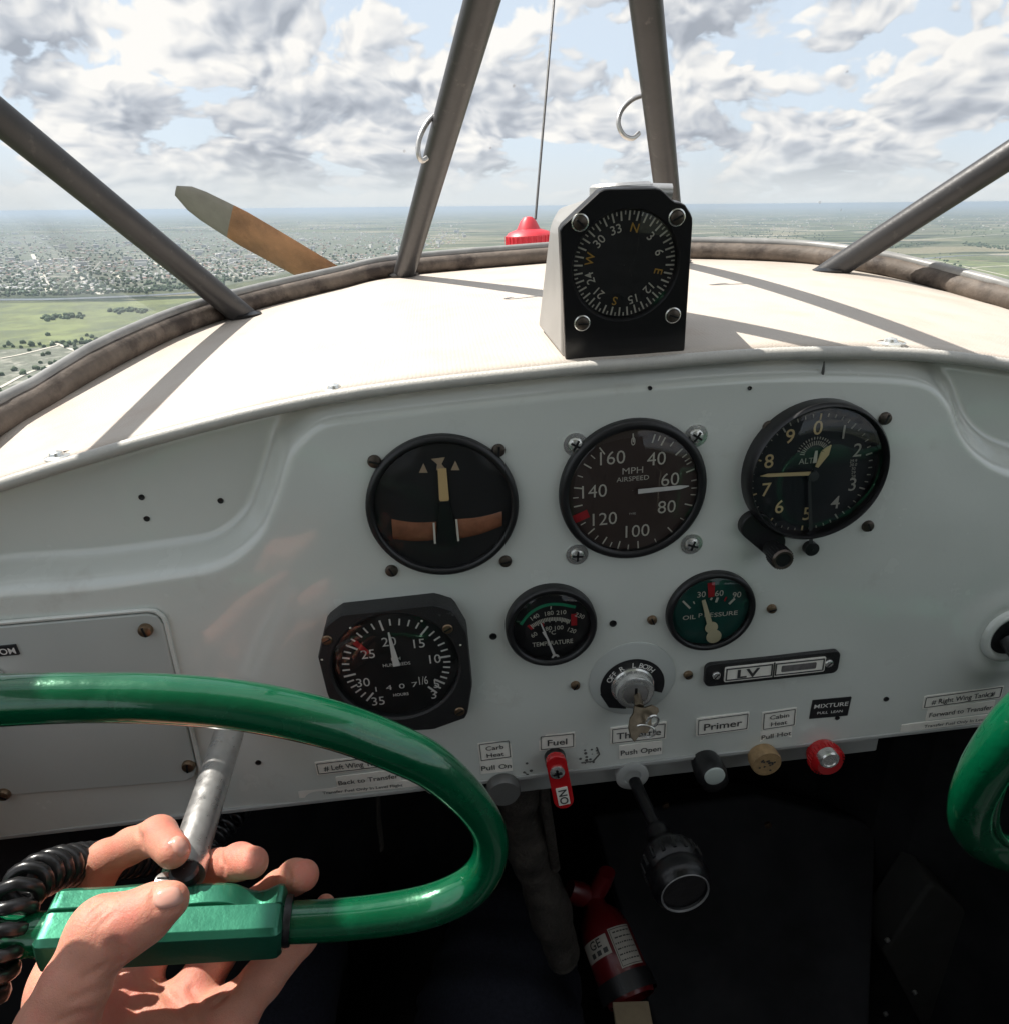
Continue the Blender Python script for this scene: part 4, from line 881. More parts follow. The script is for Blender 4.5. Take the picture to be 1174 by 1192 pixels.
for i, p in enumerate(tk): d = (p-pv_)/np.linalg.norm(p-pv_); mb.bar(p-d*(.0012 if i % 4 else .0020), p+d*.0012, .0006, .0006, z)
p = P3(548, 318); mb.bar(P3(548, 318), P3(545, 348), .0006, .0006, z+.0002); mb.build('dial_numerals', MT['mark'], g)
mb = MB(); mb.bar(pv_+(P3(440, 490)-pv_)*.08, P3(440, 490), .0016, .0008, z+.001); mb.bar(P3(500, 640), P3(470, 575), .0010, .0022, z+.0011); mb.arc(.0010, .0024, -150, 150, z+.001, pv_); mb.build('needle', MT['white'], g)
lens(g, Rs-.0040, h*.8)

h = .005; Rs = .0277*(YP-h)/YP
g = gauge_root('oil_pressure_gauge', 'round oil pressure gauge with green dial and red line', 'oil pressure gauge', 828.5, 714.5, h)
zd = .0014; bezel(g, Rs, h, .0036, zd, MT['black']); dial(g, Rs-.0033, zd, MT['dial_green']); z = zd+.0002
def P3(px, py): return dl(g, 760+px/8.386, 660+py/8.386, zd)[:2]
mb = MB(); mb.bar(P3(562, 150), P3(562, 290), .0044, .0036, z); mb.bar(P3(690, 330), P3(708, 290), .0008, .0008, z); mb.build('red_line', MT['red'], g)
mb = MB()
for st, x, y in (('30', 465, 262), ('60', 638, 250), ('90', 810, 265)): q = P3(x, y); mb.text(st, q[0], q[1], .0040, z, bold=.005)
q = P3(345, 486); mb.text('OIL', q[0], q[1], .0030, z, bold=.012, squeeze=1.25)
q = P3(455, 466); mb.text('P', q[0], q[1], .0030, z, bold=.012, squeeze=1.25); q = P3(515, 462); mb.text('R', q[0], q[1], .0030, z, bold=.012, squeeze=1.2)
q = P3(565, 459); mb.text('E', q[0], q[1], .0030, z, bold=.012, squeeze=1.2); q = P3(703, 450); mb.text('SSURE', q[0], q[1], .0030, z, bold=.012, squeeze=1.3)
for a, b, w in (((285, 330), (355, 400), .0012), ((735, 358), (790, 305), .0013), ((607, 342), (625, 296), .0014), ((388, 335), (398, 355), .0007), ((555, 318), (570, 298), .0010)): mb.bar(P3(*a), P3(*b), w, w, z)
mb.build('dial_numerals', MT['mark'], g)
mb = MB(); mb.bar(P3(578, 690), P3(545, 560), .0026, .0032, z+.001); mb.bar(P3(548, 570), P3(480, 312), .0036, .0022, z+.001); mb.lathe([(.0047, z+.001), (.0047, z+.0015), (.0001, z+.0016)], 20, (*P3(580, 665), 0)); mb.lathe([(.0040, z+.001), (.0040, z+.0014), (.0001, z+.0016)], 20, (*P3(557, 578), 0)); mb.build('needle', mat('needle_ivory', (0.66, 0.60, 0.40), 0.5), g)
lens(g, Rs-.0035, h*.8)

# ignition switch
g = gauge_root('ignition_switch', 'round ignition switch with black OFF R L BOTH scale and bronze key', 'ignition switch', 735.5, 791, .001)
mb = MB(); mb.lathe([(.0275, -.001), (.0275, .0006), (.0262, .0012), (.0001, .0013)], 60); mb.build('backing_plate', mat('switch_plate_grey', (0.52, 0.55, 0.53), .35, coat=.2), g)
def P4(px, py, z=.0015): return dl(g, 650+px/6.906, 740+py/6.906, z)[:2]
c4 = P4(590, 405); mb = MB(); mb.arc(.0105, .0205, -108, 112, .0013, c4, 48); mb.prism([tuple(c4+np.array(p)) for p in ((-.0205, -.004), (-.0150, -.0150), (-.004, -.0175), (-.004, -.002))], .0012, .0016); mb.build('scale_plate', MT['label_black'], g)
mb = MB(); rr4 = .0165
for st, a in (('O', -64), ('F', -54), ('F', -45), ('R', -26), ('L', 2), ('B', 18), ('O', 28), ('T', 37), ('H', 46)):
    t = R_(a); mb.text(st, c4[0]+rr4*math.sin(t), c4[1]+rr4*math.cos(t), .0036, .0019, rot=-t, bold=.01)
mb.build('scale_letters', MT['white'], g)
bl = P4(590, 402, .002); bf = P4(620, 508, .010)
mb = MB(); mb.lathe([(.0136, .001), (.0136, .0028), (.0126, .0036), (.0122, .0080), (.0116, .0096), (.0104, .0102), (.0082, .0102), (.0080, .0094), (.0001, .0094)], 48, (*bl, 0)); BR = mb.build('lock_barrel', MT['chrome'], g)
mb = MB(); mb.lathe([(.0076, .0093), (.0076, .0100), (.0066, .0104), (.0001, .0104)], 36, (*bl, 0)); mb.box((bl[0], bl[1]+.001, .0105), (.0016, .0075, .0008), mi=1); mb.build('lock_cylinder', [MT['steel'], MT['black']], g)
k0 = np.array([bl[0], bl[1], .021])
def key_pt(px, py, z):
    z = z-.0095; q = dl(g, 650+px/6.906, 740+py/6.906, z); return q
kp = [(600, 560, .026), (680, 575, .0265), (745, 552, .027), (790, 575, .028), (795, 600, .0285), (770, 640, .0300), (735, 660, .0310), (735, 720, .0325), (700, 780, .0340), (650, 775, .0338), (632, 800, .0348), (600, 848, .0360), (570, 815, .0355), (553, 740, .0335), (565, 660, .0310), (590, 620, .0290)]
mb = MB(); Vk = [key_pt(*p) for p in kp]; n = len(Vk); nrm = np.array([.15, .35, .93]); mb.add([v for v in Vk]+[v+nrm*.0018 for v in Vk], [tuple(range(n)), tuple(range(2*n-1, n-1, -1))]+[(i, (i+1) % n, n+(i+1) % n, n+i) for i in range(n)])
mb.tube([np.array([bl[0]+.001, bl[1]-.001, .0095]), (Vk[0]+Vk[1])/2+nrm*.0009], [.0022, .0030], 10)
mb.build('key', MT['brass'], g, bevel=.0003)
mb = MB(); rc = key_pt(690, 765, .0350); mb.tube([rc+np.array([.006*math.cos(t), .0045*math.sin(t), .002*math.cos(t)]) for t in np.linspace(0, 2*math.pi, 30)], .0007, 8); rc2 = key_pt(750, 690, .034); mb.tube([rc2+np.array([.0035*math.cos(t), .006*math.sin(t), .002*math.sin(t)]) for t in np.linspace(0, 2*math.pi, 30)], .0009, 8); mb.build('key_ring', MT['chrome'], g)

# LV light plate
g = gauge_root('warning_light_plate', 'dark framed plate lettered LV with a small window', 'warning light', 898, 778, .003)
def P5(px, py, z=.003): return dl(g, 650+px/3.354, 660+py/3.354, z)[:2]
def rrect(a, b, r, n=6):
    x0, y0 = min(a[0], b[0]), min(a[1], b[1]); x1, y1 = max(a[0], b[0]), max(a[1], b[1]); o_ = []
    for cx_, cy_, s in ((x1-r, y1-r, 0), (x0+r, y1-r, 90), (x0+r, y0+r, 180), (x1-r, y0+r, 270)):
        for t in np.linspace(s, s+90, n): o_.append((cx_+r*math.cos(R_(t)), cy_+r*math.sin(R_(t))))
    return o_
wl = .0395*1.0; a, b = P5(572, 425), P5(1095, 375); hw = .5*np.linalg.norm(P5(570, 385)-P5(575, 470)); cy5 = (a[1]+b[1])/2
mb = MB(); mb.prism(rrect((a[0], cy5-hw), (b[0], cy5+hw), .004), -.0005, .0028); mb.build('frame', MT['black_crinkle'], g, bevel=.0005)
x0, x1, xm0, xm1 = P5(645, 425)[0], P5(1037, 385)[0], P5(830, 410)[0], P5(842, 410)[0]; hi = hw*.66
mb = MB(); mb.prism(rrect((x0, cy5-hi), (x1, cy5+hi), .0012), .0024, .0034); mb.build('card', MT['label'], g)
mb = MB(); t_ = .0007
for u0, u1 in ((x0+.0012, xm0-.0003), (xm1+.0003, x1-.0012)):
    for yy in (cy5-hi+.0014, cy5+hi-.0014): mb.box(((u0+u1)/2, yy, .0036), (u1-u0, t_, .0004))
    for xx in (u0, u1): mb.box((xx, cy5, .0036), (t_, 2*hi-.0022, .0004))
mb.box(((xm0+xm1)/2, cy5, .0036), (.0008, 2*hi, .0005)); mb.text('LV', (x0+xm0)/2, cy5, .0064, .0034, bold=.035, squeeze=1.5)
LTt = mb.build('lettering', MT['ink'], g)
mb = MB(); mb.prism(rrect((xm1+.004, cy5-hi*.42), (x1-.006, cy5+hi*.42), .0008), .0033, .0037); mb.build('window', mat('smoked_window', (0.16, 0.15, 0.15), .25, var=.3, vscale=200), g)
for px, py in ((614, 423), (1053, 376)): screw_at(g, onY(650+px/3.354, 660+py/3.354, YP-.0028), .0028, MT['chrome'], .0014, rot=.8)

# ------------------------------------------------------------------ placards
def placard(label, x0, y0, x1, y1, hpx, lines, border=False, black=False, txt_h=None, cat='placard'):
    # (x0,y0)-(x1,y1): middle of the left and right edges in the photograph
    a, b = onY(x0, y0, YP-.0004), onY(x1, y1, YP-.0004); c = (a+b)/2; w = np.linalg.norm(b-a)
    up_ = np.linalg.norm(onY((x0+x1)/2, (y0+y1)/2-hpx/2, YP)-onY((x0+x1)/2, (y0+y1)/2+hpx/2, YP))
    ang_ = math.atan2(b[2]-a[2], b[0]-a[0])
    cs, sn = math.cos(ang_), math.sin(ang_)
    g = MB(); F = frame(np.array([c[0], YP-.0002, c[2]]), PANEL_ROT@np.array([[cs, -sn, 0], [sn, cs, 0], [0, 0, 1]]))
    r = thing('placard', label, cat, F, 'placards on the instrument panel')
    g.prism(rrect((-w/2, -up_/2), (w/2, up_/2), .0004, 3), -.0006, .0004); g.build('plate', MT['label_black' if black else 'label'], r)
    t = MB(); n = len(lines); th = txt_h or up_/(n+.35)*.52
    for i, s in enumerate(lines):
        yy = up_*(.5-(i+.5)/n) if n == 1 else up_*.185*(1-2*i/(n-1))
        t.text(s, 0, yy, th if not (black and i) else th*.6, .0005, bold=.012, squeeze=1.2, maxw=w*(.80 if border else .94))
    if border:
        q = .0012
        for yy in (-up_/2+q, up_/2-q): t.box((0, yy, .0006), (w-2*q, .0004, .0003))
        for xx in (-w/2+q, w/2-q): t.box((xx, 0, .0006), (.0004, up_-2*q, .0003))
    t.build('lettering', MT['white'] if black else MT['ink'], r)
    return r
placard('bordered white placard reading Fuel above the red lever', 627, 865, 669, 861, 18, ['Fuel'], True)
placard('bordered white placard reading Carb Heat beside the green rim', 557, 876, 595, 871, 22, ['Carb', 'Heat'], True)
placard('small white placard reading Pull On below Carb Heat', 559, 894, 596, 890, 14, ['Pull On'])
placard('bordered white Throttle placard half hidden by the ignition key', 710, 857, 775, 850, 19, ['Throttle'], True)
placard('small white placard reading Push Open above the throttle', 720, 876, 770, 870, 15, ['Push Open'])
placard('bordered white placard reading Primer above the black knob', 810, 847, 871, 839, 20, ['Primer'], True)
placard('bordered white placard reading Cabin Heat left of the mixture placard', 886, 840, 926, 834, 21, ['Cabin', 'Heat'], True)
placard('small white placard reading Pull Hot above the tan knob', 884, 858, 921, 852, 13, ['Pull Hot'])
placard('black placard reading MIXTURE above the red mixture knob', 943, 826, 988, 822, 21, ['MIXTURE', 'PULL  LEAN'], black=True)
placard('white placard reading Left Wing Tank behind the left wheel rim', 368, 895, 462, 884, 15, ['# Left Wing Tank #'], True)
placard('white placard reading Back to Transfer inside the left wheel', 392, 911, 466, 902, 13, ['Back to Transfer'])
placard('lowest left placard about transferring fuel in level flight', 348, 925, 496, 910, 8, ['Transfer Fuel Only In Level Flight'])
placard('white placard reading Right Wing Tank beside the right wheel', 1074, 818, 1166, 805, 14, ['# Right Wing Tank #'], True)
placard('white placard reading Forward to Transfer beside the right wheel', 1078, 832, 1156, 822, 13, ['Forward to Transfer'])
placard('lowest right placard about transferring fuel in level flight', 1048, 848, 1190, 831, 8, ['Transfer Fuel Only In Level Flight'])
# ------------------------------------------------------------------ hand controls along the foot of the panel
def axis_frame(p0, p1):                               # local z runs from p0 to p1
    z = (p1-p0)/np.linalg.norm(p1-p0); x = np.cross((0, 0, 1.0), z)
    x = x/np.linalg.norm(x) if np.linalg.norm(x) > 1e-3 else np.array([1.0, 0, 0]); y = np.cross(z, x); return frame(p0, np.column_stack([x, y, z]))
# fuel lever
p0, p1 = onY(648, 893, YP-.011), onY(655, 928, YP-.013)
F = frame(p0, np.column_stack([np.cross((p1-p0)/np.linalg.norm(p1-p0), (0, -1.0, 0)), (p1-p0)/np.linalg.norm(p1-p0), (0, -1.0, 0)]))
fx = F[:3, 0]/np.linalg.norm(F[:3, 0]); F[:3, 0] = fx; F[:3, 2] = np.cross(fx, F[:3, 1])
r = thing('fuel_lever', 'red fuel lever with a white ON plate hanging below the panel', 'fuel lever', F)
ln = np.linalg.norm(p1-p0); w = .0066; poly = [(w*math.cos(t)*1.0, -.004+w*math.sin(t)) for t in np.linspace(math.pi, 2*math.pi, 16)]+[(w*math.cos(t), ln+.001+w*math.sin(t)) for t in np.linspace(0, math.pi, 16)]
mb = MB(); mb.prism(poly, -.0025, .0025); mb.build('lever', MT['red_paint'], r, bevel=.0009)
mb = MB(); mb.lathe([(.0048, .0024), (.0048, .0036), (.0034, .0042), (.0001, .0043)], 24, (0.0006, .0015, 0)); mb.box((0.0006, .0015, .0046), (.0060, .0014, .0010), mi=1); mb.box((0.0006, .0015, .0046), (.0014, .006, .0010), mi=1); mb.build('pivot_screw', [MT['chrome'], MT['black']], r)
mb = MB(); mb.prism(rrect((-.0038, ln-.0105), (.0038, ln+.0035), .0006), .0026, .0031); PLT = mb.build('plate', MT['label'], r)
mb = MB(); mb.text('ON', 0, ln-.0032, .0055, .0031, rot=-math.pi/2, bold=.02, maxw=.012); mb.build('lettering', MT['ink'], PLT)
mb = MB(); mb.lathe([(.007, -.02), (.007, -.003)], 20, (0, 0, 0)); mb.build('spindle', MT['black'], r)
# throttle
p0, p1 = onY(735, 903, YP+.004), atD(797, 1040, .385)
F = axis_frame(p0, p1); r = thing('throttle', 'black push throttle with flared knob pulled out over the footwell', 'throttle', F); ln = np.linalg.norm(p1-p0)
mb = MB(); mb.lathe([(.0042, -.01), (.0042, ln*.48), (.0068, ln*.50), (.0078, ln*.56), (.0076, ln*.60), (.0112, ln*.65), (.0152, ln*.70), (.0174, ln*.74), (.0172, ln*.83), (.0160, ln*.845), (.0160, ln*.86), (.0174, ln*.88), (.0174, ln*.945), (.0162, ln*.98), (.0144, ln), (.0131, ln*.998), (.0127, ln*.984), (.0001, ln*.98)], 44)
for k in range(16):
    t = k/16*2*math.pi; mb.tube([(.0170*math.cos(t), .0170*math.sin(t), zz) for zz in (ln*.745, ln*.825)], .0013, 6)
mb.build('knob_and_rod', MT['black_matte'], r, smooth=50)
mb = MB(); mb.lathe([(.0146, ln*.993), (.0140, ln*1.006), (.0131, ln*.998)], 44); mb.build('face_rim', mat('knob_edge_worn', (.16, .16, .16), .3), r)
mb = MB(); c = locate(r, onY(735, 903, YP-.001))[0]; Rl = np.linalg.inv(F[:3, :3]) @ PANEL_ROT; mb.lathe([(.0112, -.004), (.0112, .0010), (.0100, .0018), (.0060, .0018), (.0055, .0005), (.0001, .0003)], 36, c, Rl); mb.build('escutcheon', MT['flange'], r)
# push-pull knobs
def knob(name, label, cat, px, py, prof, m, px2=None, prof2=None, m2=None, yb=.004, tex=None):
    c = onY(px, py, YP-.006); r = thing(name, label, cat, frame(np.array([c[0], YP-.0, c[2]])))
    mb = MB(); mb.lathe(prof, 40)
    if tex == 'knurl':
        for k in range(30):
            t = k/30*2*math.pi; R0 = max(p[0] for p in prof); z0 = [p[1] for p in prof if p[0] > R0*.97]; mb.tube([(R0*math.cos(t), R0*math.sin(t), zz) for zz in (min(z0), max(z0))], R0*.05, 5)
    if tex == 'pits':
        for k in range(16):
            a = random.uniform(0, 6.28); q = random.uniform(.001, .0062); mb.lathe([(.0008, .0101), (.0001, .0099)], 7, (q*math.cos(a), q*math.sin(a), .0003), mi=1)
    K = mb.build('knob', [m, MT['ink']] if tex == 'pits' else m, r, smooth=45)
    mb = MB(); mb.lathe([(.0038, -.012), (.0038, .001)], 16); mb.build('shank', MT['steel'], r)
    if prof2:
        c2 = locate(r, onY(*px2, YP-prof2[-1][1]))[0]; mb = MB(); mb.lathe(prof2, 36, (c2[0], c2[1], 0)); mb.build('button', m2, r)
knob('primer_knob', 'black primer knob with a pale round end', 'primer knob', 824, 894, [(.0088, -.004), (.0098, .001), (.0104, .006), (.0104, .012), (.0088, .0185), (.0072, .020), (.0001, .0200)], MT['black_plastic'], (832, 905), [(.0067, .0195), (.0066, .0208), (.0055, .0212), (.0001, .0212)], mat('knob_end_pale', (.50, .56, .53), .3))
knob('cabin_heat_knob', 'round tan knob of pitted wood beside the red knob', 'heat knob', 889.5, 885, [(.0090, -.001), (.0101, .002), (.0103, .008), (.0096, .0098), (.0001, .0101)], MT['tan'], tex='pits')
knob('mixture_knob', 'red fluted mixture knob with a silver button', 'mixture knob', 959, 881, [(.0085, -.002), (.0108, .001), (.0115, .005), (.0112, .010), (.0085, .0135), (.0001, .0138)], MT['red_paint'], (965.5, 885.5), [(.0066, .0100), (.0066, .0150), (.0058, .0160), (.0046, .0160), (.0042, .0154), (.0001, .0154)], MT['chrome'], tex='knurl')
knob('carb_heat_knob', 'grey carburettor heat knob just right of the green rim', 'heat knob', 586, 922, [(.0085, -.002), (.0112, .001), (.0112, .006), (.0100, .008), (.0001, .0083)], mat('knob_grey', (.16, .16, .155), .4, metal=.3))
knob('left_knob', 'small grey knob under the panel inside the green wheel', 'small knob', 508, 914, [(.0075, -.002), (.0085, .001), (.0085, .005), (.0075, .007), (.0001, .0073)], mat('knob_grey_light', (.26, .26, .25), .4, metal=.2))
bpy.data.objects['left_knob'].name = 'panel_knob'; FR['panel_knob'] = FR['left_knob']

# ------------------------------------------------------------------ control wheels
WN = np.array([-.0562, .9983, .0141]); WX = np.array([.9792, .0579, -.1944]); WZ = np.array([.1948, -.0029, .9808]); WO = atD(184.6, 1090.7, .2724)
BW, BD, BH = .0931, .0240, .0230
def on_plane(px, py, p, nrm): d = ray(px, py); return d*((p@nrm)/(d@nrm))
F = frame(WO, np.column_stack([WX, WN, WZ])); WH = thing('control_wheel', 'green control wheel at the left with a hand on its square grip box', 'control wheel', F, 'green control wheels')
PC = WO+WN*BD*.5-WZ*BH*.5
rim = [(-60, 822, 61), (0, 815, 61), (100, 812, 58), (200, 814, 58), (300, 824, 57), (395, 846, 55), (470, 875, 53), (508, 896, 50), (545, 930, 45), (566, 960, 41), (571.5, 985, 40), (565, 1011, 42), (545, 1034, 45), (508, 1052, 46), (460, 1063, 46), (400, 1070, 45), (330, 1074, 45)]
P = []; RR = []
for x, y, w in rim:
    p = on_plane(x, y, PC, WN); P.append(p); RR.append(w/2*(A.T@p)[2]/FPX)
P = np.array(P); RR = np.array(RR)
lc = (P-PC) @ np.column_stack([WX, WN, WZ]); cx0 = 0.0
left = []
for k in (8, 9, 10, 11, 12, 13, 14, 15, 16):
    a, b, c = lc[k]; left.append((-a*1.0, b, c))
left = [PC+WX*a+WN*b+WZ*c for a, b, c in left]
full = np.vstack([left[::-1], P]); rf = np.concatenate([RR[8:17][::-1], RR])
sp_ = spline(np.column_stack([full, rf]), 150)
mb = MB(); mb.tube(sp_[:, :3], sp_[:, 3], 20); RIM = mb.build('rim', MT['green'], WH, smooth=70, air=True)
# grip box: two chamfered halves with a seam, scooped for the fingers
mb = MB()
def half(y0, y1, front):
    n = 60; V = []; xs = np.linspace(-BW/2, BW/2, n); rows = 0
    for x in xs:
        t = x/BW+.5
        e = min(1, (BW/2-abs(x))/.004); rnd = .0035*(1-math.sqrt(max(0, 1-(1-e)**2)))
        zt = 0.0-rnd
        if not front:
            zt -= .0060*math.exp(-((t-.87)/.085)**2)*1.0; zt -= .0010*math.exp(-((t-.55)/.06)**2); zt += .0012*math.exp(-((t-.40)/.13)**2)
        q = rnd*.6
        if front: sec = [(y0+.0036+q, -BH+.001), (y0+.001+q, -BH+.004), (y0+q, -BH*.5), (y0+q, -.0034), (y0+.0022+q, -.0010+min(0, zt+.0)), (y1-.0006, zt+.0002), (y1-.0002, zt-.0006), (y1, -BH+.001)]
        else: sec = [(y0, -BH+.001), (y0+.0002, zt-.0006), (y0+.0006, zt+.0002), (y1-.0035-q, zt+.0004), (y1-.0010-q, zt-.0016), (y1-q, zt-.006), (y1-q, -BH+.004), (y1-.004-q, -BH+.001)]
        V += [(x, a, b) for a, b in sec]; rows = len(sec)
    F_ = [(i*rows+j, (i+1)*rows+j, (i+1)*rows+(j+1) % rows, i*rows+(j+1) % rows) for i in range(n-1) for j in range(rows)]+[tuple(range(rows)), tuple((n-1)*rows+j for j in range(rows))]
    b_ = MB(); b_.add(V, F_); return b_
half(0, BD*.545, True).build('grip_front', MT['green_box'], WH, smooth=32, bevel=.0004)
half(BD*.565, BD*1.06, False).build('grip_back', MT['green_box'], WH, smooth=32, bevel=.0004)
c = locate(WH, on_plane(191, 1024, WO+WZ*.0005, WZ))[0]; mb = MB(); mb.lathe([(.0036, -.002), (.0036, .0006), (.0026, .0010), (.0001, .0011)], 20, c+np.array([0, 0, -.0002])); mb.box(c+np.array([0, 0, .0010]), (.0052, .0008, .0005), mi=1); mb.build('grip_screw', [MT['chrome'], MT['black']], WH)
mb = MB(); mb.lathe([(.0060, -.002), (.0060, .003), (.0050, .0042), (.0001, .0044)], 24, c+np.array([.0075, .0025, -.001])); mb.build('talk_button', MT['black_plastic'], WH)
mb = MB(); mb.lathe([(.0098, 0), (.0102, .0012), (.0098, .0030)], 30, (BW/2, BD*.5, -BH*.47), np.column_stack([(0, 1, 0), (0, 0, 1), (1, 0, 0)])); mb.build('tube_collar', MT['black'], WH)
s0 = onY(284, 801, YP+.02); s1 = atD(214, 1018, .302)
mb = MB(); mb.tube([s0, s0+(s1-s0)*.5, s1], .0081, 28); mb.build('column_tube', MT['steel'], WH, smooth=60, air=True)
mb = MB(); mb.tube([s1+(s0-s1)*.06, s1], .0092, 24); mb.build('hub', MT['steel'], WH, smooth=60, air=True)
c = onY(281, 811, YP-.003); mb = MB(); mb.lathe([(.0105, -.002), (.0100, .001), (.0085, .002)], 36, c, PANEL_ROT); mb.build('column_bush', MT['black'], WH, air=True)

c = onY(1167, 738, YP); px_r = lambda x, y: on_plane(x, y, onY(1130, 960, .2145), np.array([0, .985, .17]))
F = frame(onY(1167, 738, YP-.01), np.eye(3)); WR = thing('control_wheel', 'green control wheel cut off by the right edge of the view', 'control wheel', F, 'green control wheels')
rr_ = [(1330, 790, 60), (1250, 800, 60), (1200, 828, 58), (1164, 868, 54), (1141, 905, 50), (1129, 938, 46), (1131, 966, 44), (1152, 986, 42), (1190, 996, 42), (1260, 1000, 44), (1330, 1002, 44)]
pp = np.array([px_r(x, y) for x, y, w in rr_]); rw = np.array([w/2*(A.T@p)[2]/FPX for p, (_, _, w) in zip(pp, rr_)])
HX = max(pp[0, 0], pp[-1, 0])+.022; mir = pp.copy(); mir[:, 0] = 2*HX-mir[:, 0]
sp_ = spline(np.vstack([np.column_stack([pp, rw]), np.column_stack([mir, rw])[::-1], np.r_[pp[0], rw[0]][None]]), 160); mb = MB(); mb.tube(sp_[:, :3], sp_[:, 3], 22); mb.build('rim', MT['green'], WR, smooth=70, air=True)
# a raised inner bead of the moulded rim
cen = pp.mean(0); ib = np.array([p+(cen-p)/np.linalg.norm(cen-p)*r_*0.86+np.array([0, -.004, .002]) for p, r_ in zip(pp[2:9], rw[2:9])]); mb = MB(); mb.tube(spline(ib, 60), .0024, 10); mb.build('rim_bead', MT['green'], WR, smooth=70, air=True)
hubR = px_r(1330, 1001); hubR[0] = HX
mb = MB(); e0 = onY(1178, 741, YP-.0025); e1 = hubR+np.array([0, .01, 0]); mb.tube([e0, e0+(e1-e0)*.5, e1], .0090, 24); mb.build('column_tube', MT['strut'], WR, smooth=60, air=True)
mb = MB(); mb.box(hubR, (.093, .03, .026)); mb.build('grip_box', MT['green_box'], WR, air=True, bevel=.004)

# ------------------------------------------------------------------ coiled cords
def coil(name, label, pts, Rc, rw, pitch, cat='coiled cord'):
    P = spline(np.array([atD(*p) for p in pts]), 400); d = np.concatenate([[0], np.cumsum(np.linalg.norm(np.diff(P, axis=0), axis=1))]); L = d[-1]
    T = np.gradient(P, axis=0); T /= np.linalg.norm(T, axis=1)[:, None]; U = np.cross(T[0], (0, 0, 1.0)); U /= np.linalg.norm(U); H_ = []
    n = int(L/pitch*18)
    for k in range(n):
        s = L*k/(n-1); i = min(np.searchsorted(d, s), len(P)-1); t = T[i]; U = U-t*(U@t); U /= np.linalg.norm(U); W = np.cross(t, U); a = 2*math.pi*s/pitch; H_.append(P[i]+Rc*(math.cos(a)*U+math.sin(a)*W))
    mb = MB(); mb.tube(H_, rw, 8); o = mb.build(name, MT['rubber'], smooth=80)
    AIR_ROOTS.append(o); return tag(o, label, cat)
coil('coiled_cord', 'thick black coiled microphone cord looping up left of the grip box', [(-70, 1230, .255), (-18, 1150, .265), (4, 1088, .272), (26, 1036, .285), (62, 1013, .305), (110, 1004, .335), (160, 1000, .37), (205, 1000, .40), (230, 1040, .46)], .0072, .0027, .0070)
coil('coiled_cord', 'thin black coiled cord running up under the panel behind the steel column tube', [(222, 1040, .44), (240, 992, .435), (256, 970, .445), (276, 948, .46), (296, 915, .50), (310, 880, .54)], .0062, .0013, .0052)

# ------------------------------------------------------------------ the hand (one continuous surface from a distance field)
def S(px, py, dpt, rpx): return (*atD(px, py, dpt), rpx*dpt/FPX)
fingers = {
 'index': [S(72, 1148, .312, 29), S(80, 1090, .322, 24), S(123, 1001, .324, 21.5), S(152, 985, .319, 19.5), S(184, 972, .311, 20.5), S(202, 991, .296, 19)],
 'middle': [S(140, 1180, .312, 30), S(178, 1100, .326, 24), S(218, 1036, .330, 20), S(252, 1009, .318, 18.5), S(278, 1003, .309, 19.5), S(295, 1004, .302, 17.5)],
 'ring': [S(205, 1192, .310, 29), S(252, 1110, .326, 23), S(290, 1058, .330, 19), S(324, 1033, .321, 17.5), S(343, 1021, .314, 18.5), S(354, 1019, .309, 17.5)],
 'pinky': [S(262, 1190, .305, 27), S(306, 1140, .313, 23), S(350, 1092, .320, 18.5), S(375, 1068, .323, 12.5), S(379, 1053, .318, 11.5)],
}
thumb = [S(28, 1300, .250, 58), S(66, 1196, .250, 43), S(88, 1148, .252, 37), S(112, 1094, .257, 33.5), S(119, 1080, .2585, 33), S(150, 1072, .2605, 28.5), S(178, 1057, .2625, 25), S(198, 1049, .2630, 21.5)]
pad = [S(138, 1091, .258, 28), S(168, 1073, .261, 25)]
palm = [[S(84, 1160, .310, 30), S(160, 1190, .308, 31)], [S(160, 1190, .308, 31), S(255, 1198, .304, 29)], [S(120, 1235, .296, 46), S(200, 1250, .294, 44)], [S(72, 1148, .312, 29), S(40, 1330, .285, 52)], [S(140, 1180, .312, 30), S(50, 1340, .285, 52)], [S(205, 1192, .310, 29), S(60, 1345, .285, 52)], [S(262, 1190, .305, 27), S(75, 1350, .280, 50)],
        [S(60, 1345, .282, 62), S(-60, 1560, .30, 66)], [S(28, 1300, .250, 58), S(30, 1400, .272, 62)], [S(72, 1150, .306, 26), S(60, 1240, .262, 44)]]
def cone(Pg, a, b):                                   # round cone distance
    a = np.asarray(a); b = np.asarray(b); pa = Pg-a[:3]; ba = b[:3]-a[:3]; h = np.clip((pa@ba)/(ba@ba), 0, 1)
    return np.linalg.norm(pa-h[..., None]*ba, axis=-1)-(a[3]+(b[3]-a[3])*h)
def smin(a, b, k): h = np.clip(.5+.5*(b-a)/k, 0, 1); return b+(a-b)*h-k*h*(1-h)
def chain(Pg, c, k=.003):
    d = None
    for a, b in zip(c[:-1], c[1:]):
        q = cone(Pg, a, b); d = q if d is None else smin(d, q, k)
    return d
def hand_sdf(Pg):
    pm = None
    for c in palm:
        q = cone(Pg, *c); pm = q if pm is None else smin(pm, q, .012)
    fs = None
    for nme, c in fingers.items():
        q = chain(Pg, c); fs = q if fs is None else smin(fs, q, .0014)
    d = smin(pm, fs, .007)
    th = smin(chain(Pg, thumb, .004), cone(Pg, *pad), .006)
    d = smin(d, th, .006)
    # creases of the joints and of the palm
    for p, q_, w, dep in CREASE:
        ba = q_-p; h = np.clip(((Pg-p)@ba)/(ba@ba), 0, 1); dist = np.linalg.norm(Pg-p-h[..., None]*ba, axis=-1); d = d+dep*np.exp(-(dist/w)**2)
    return d
CREASE = []
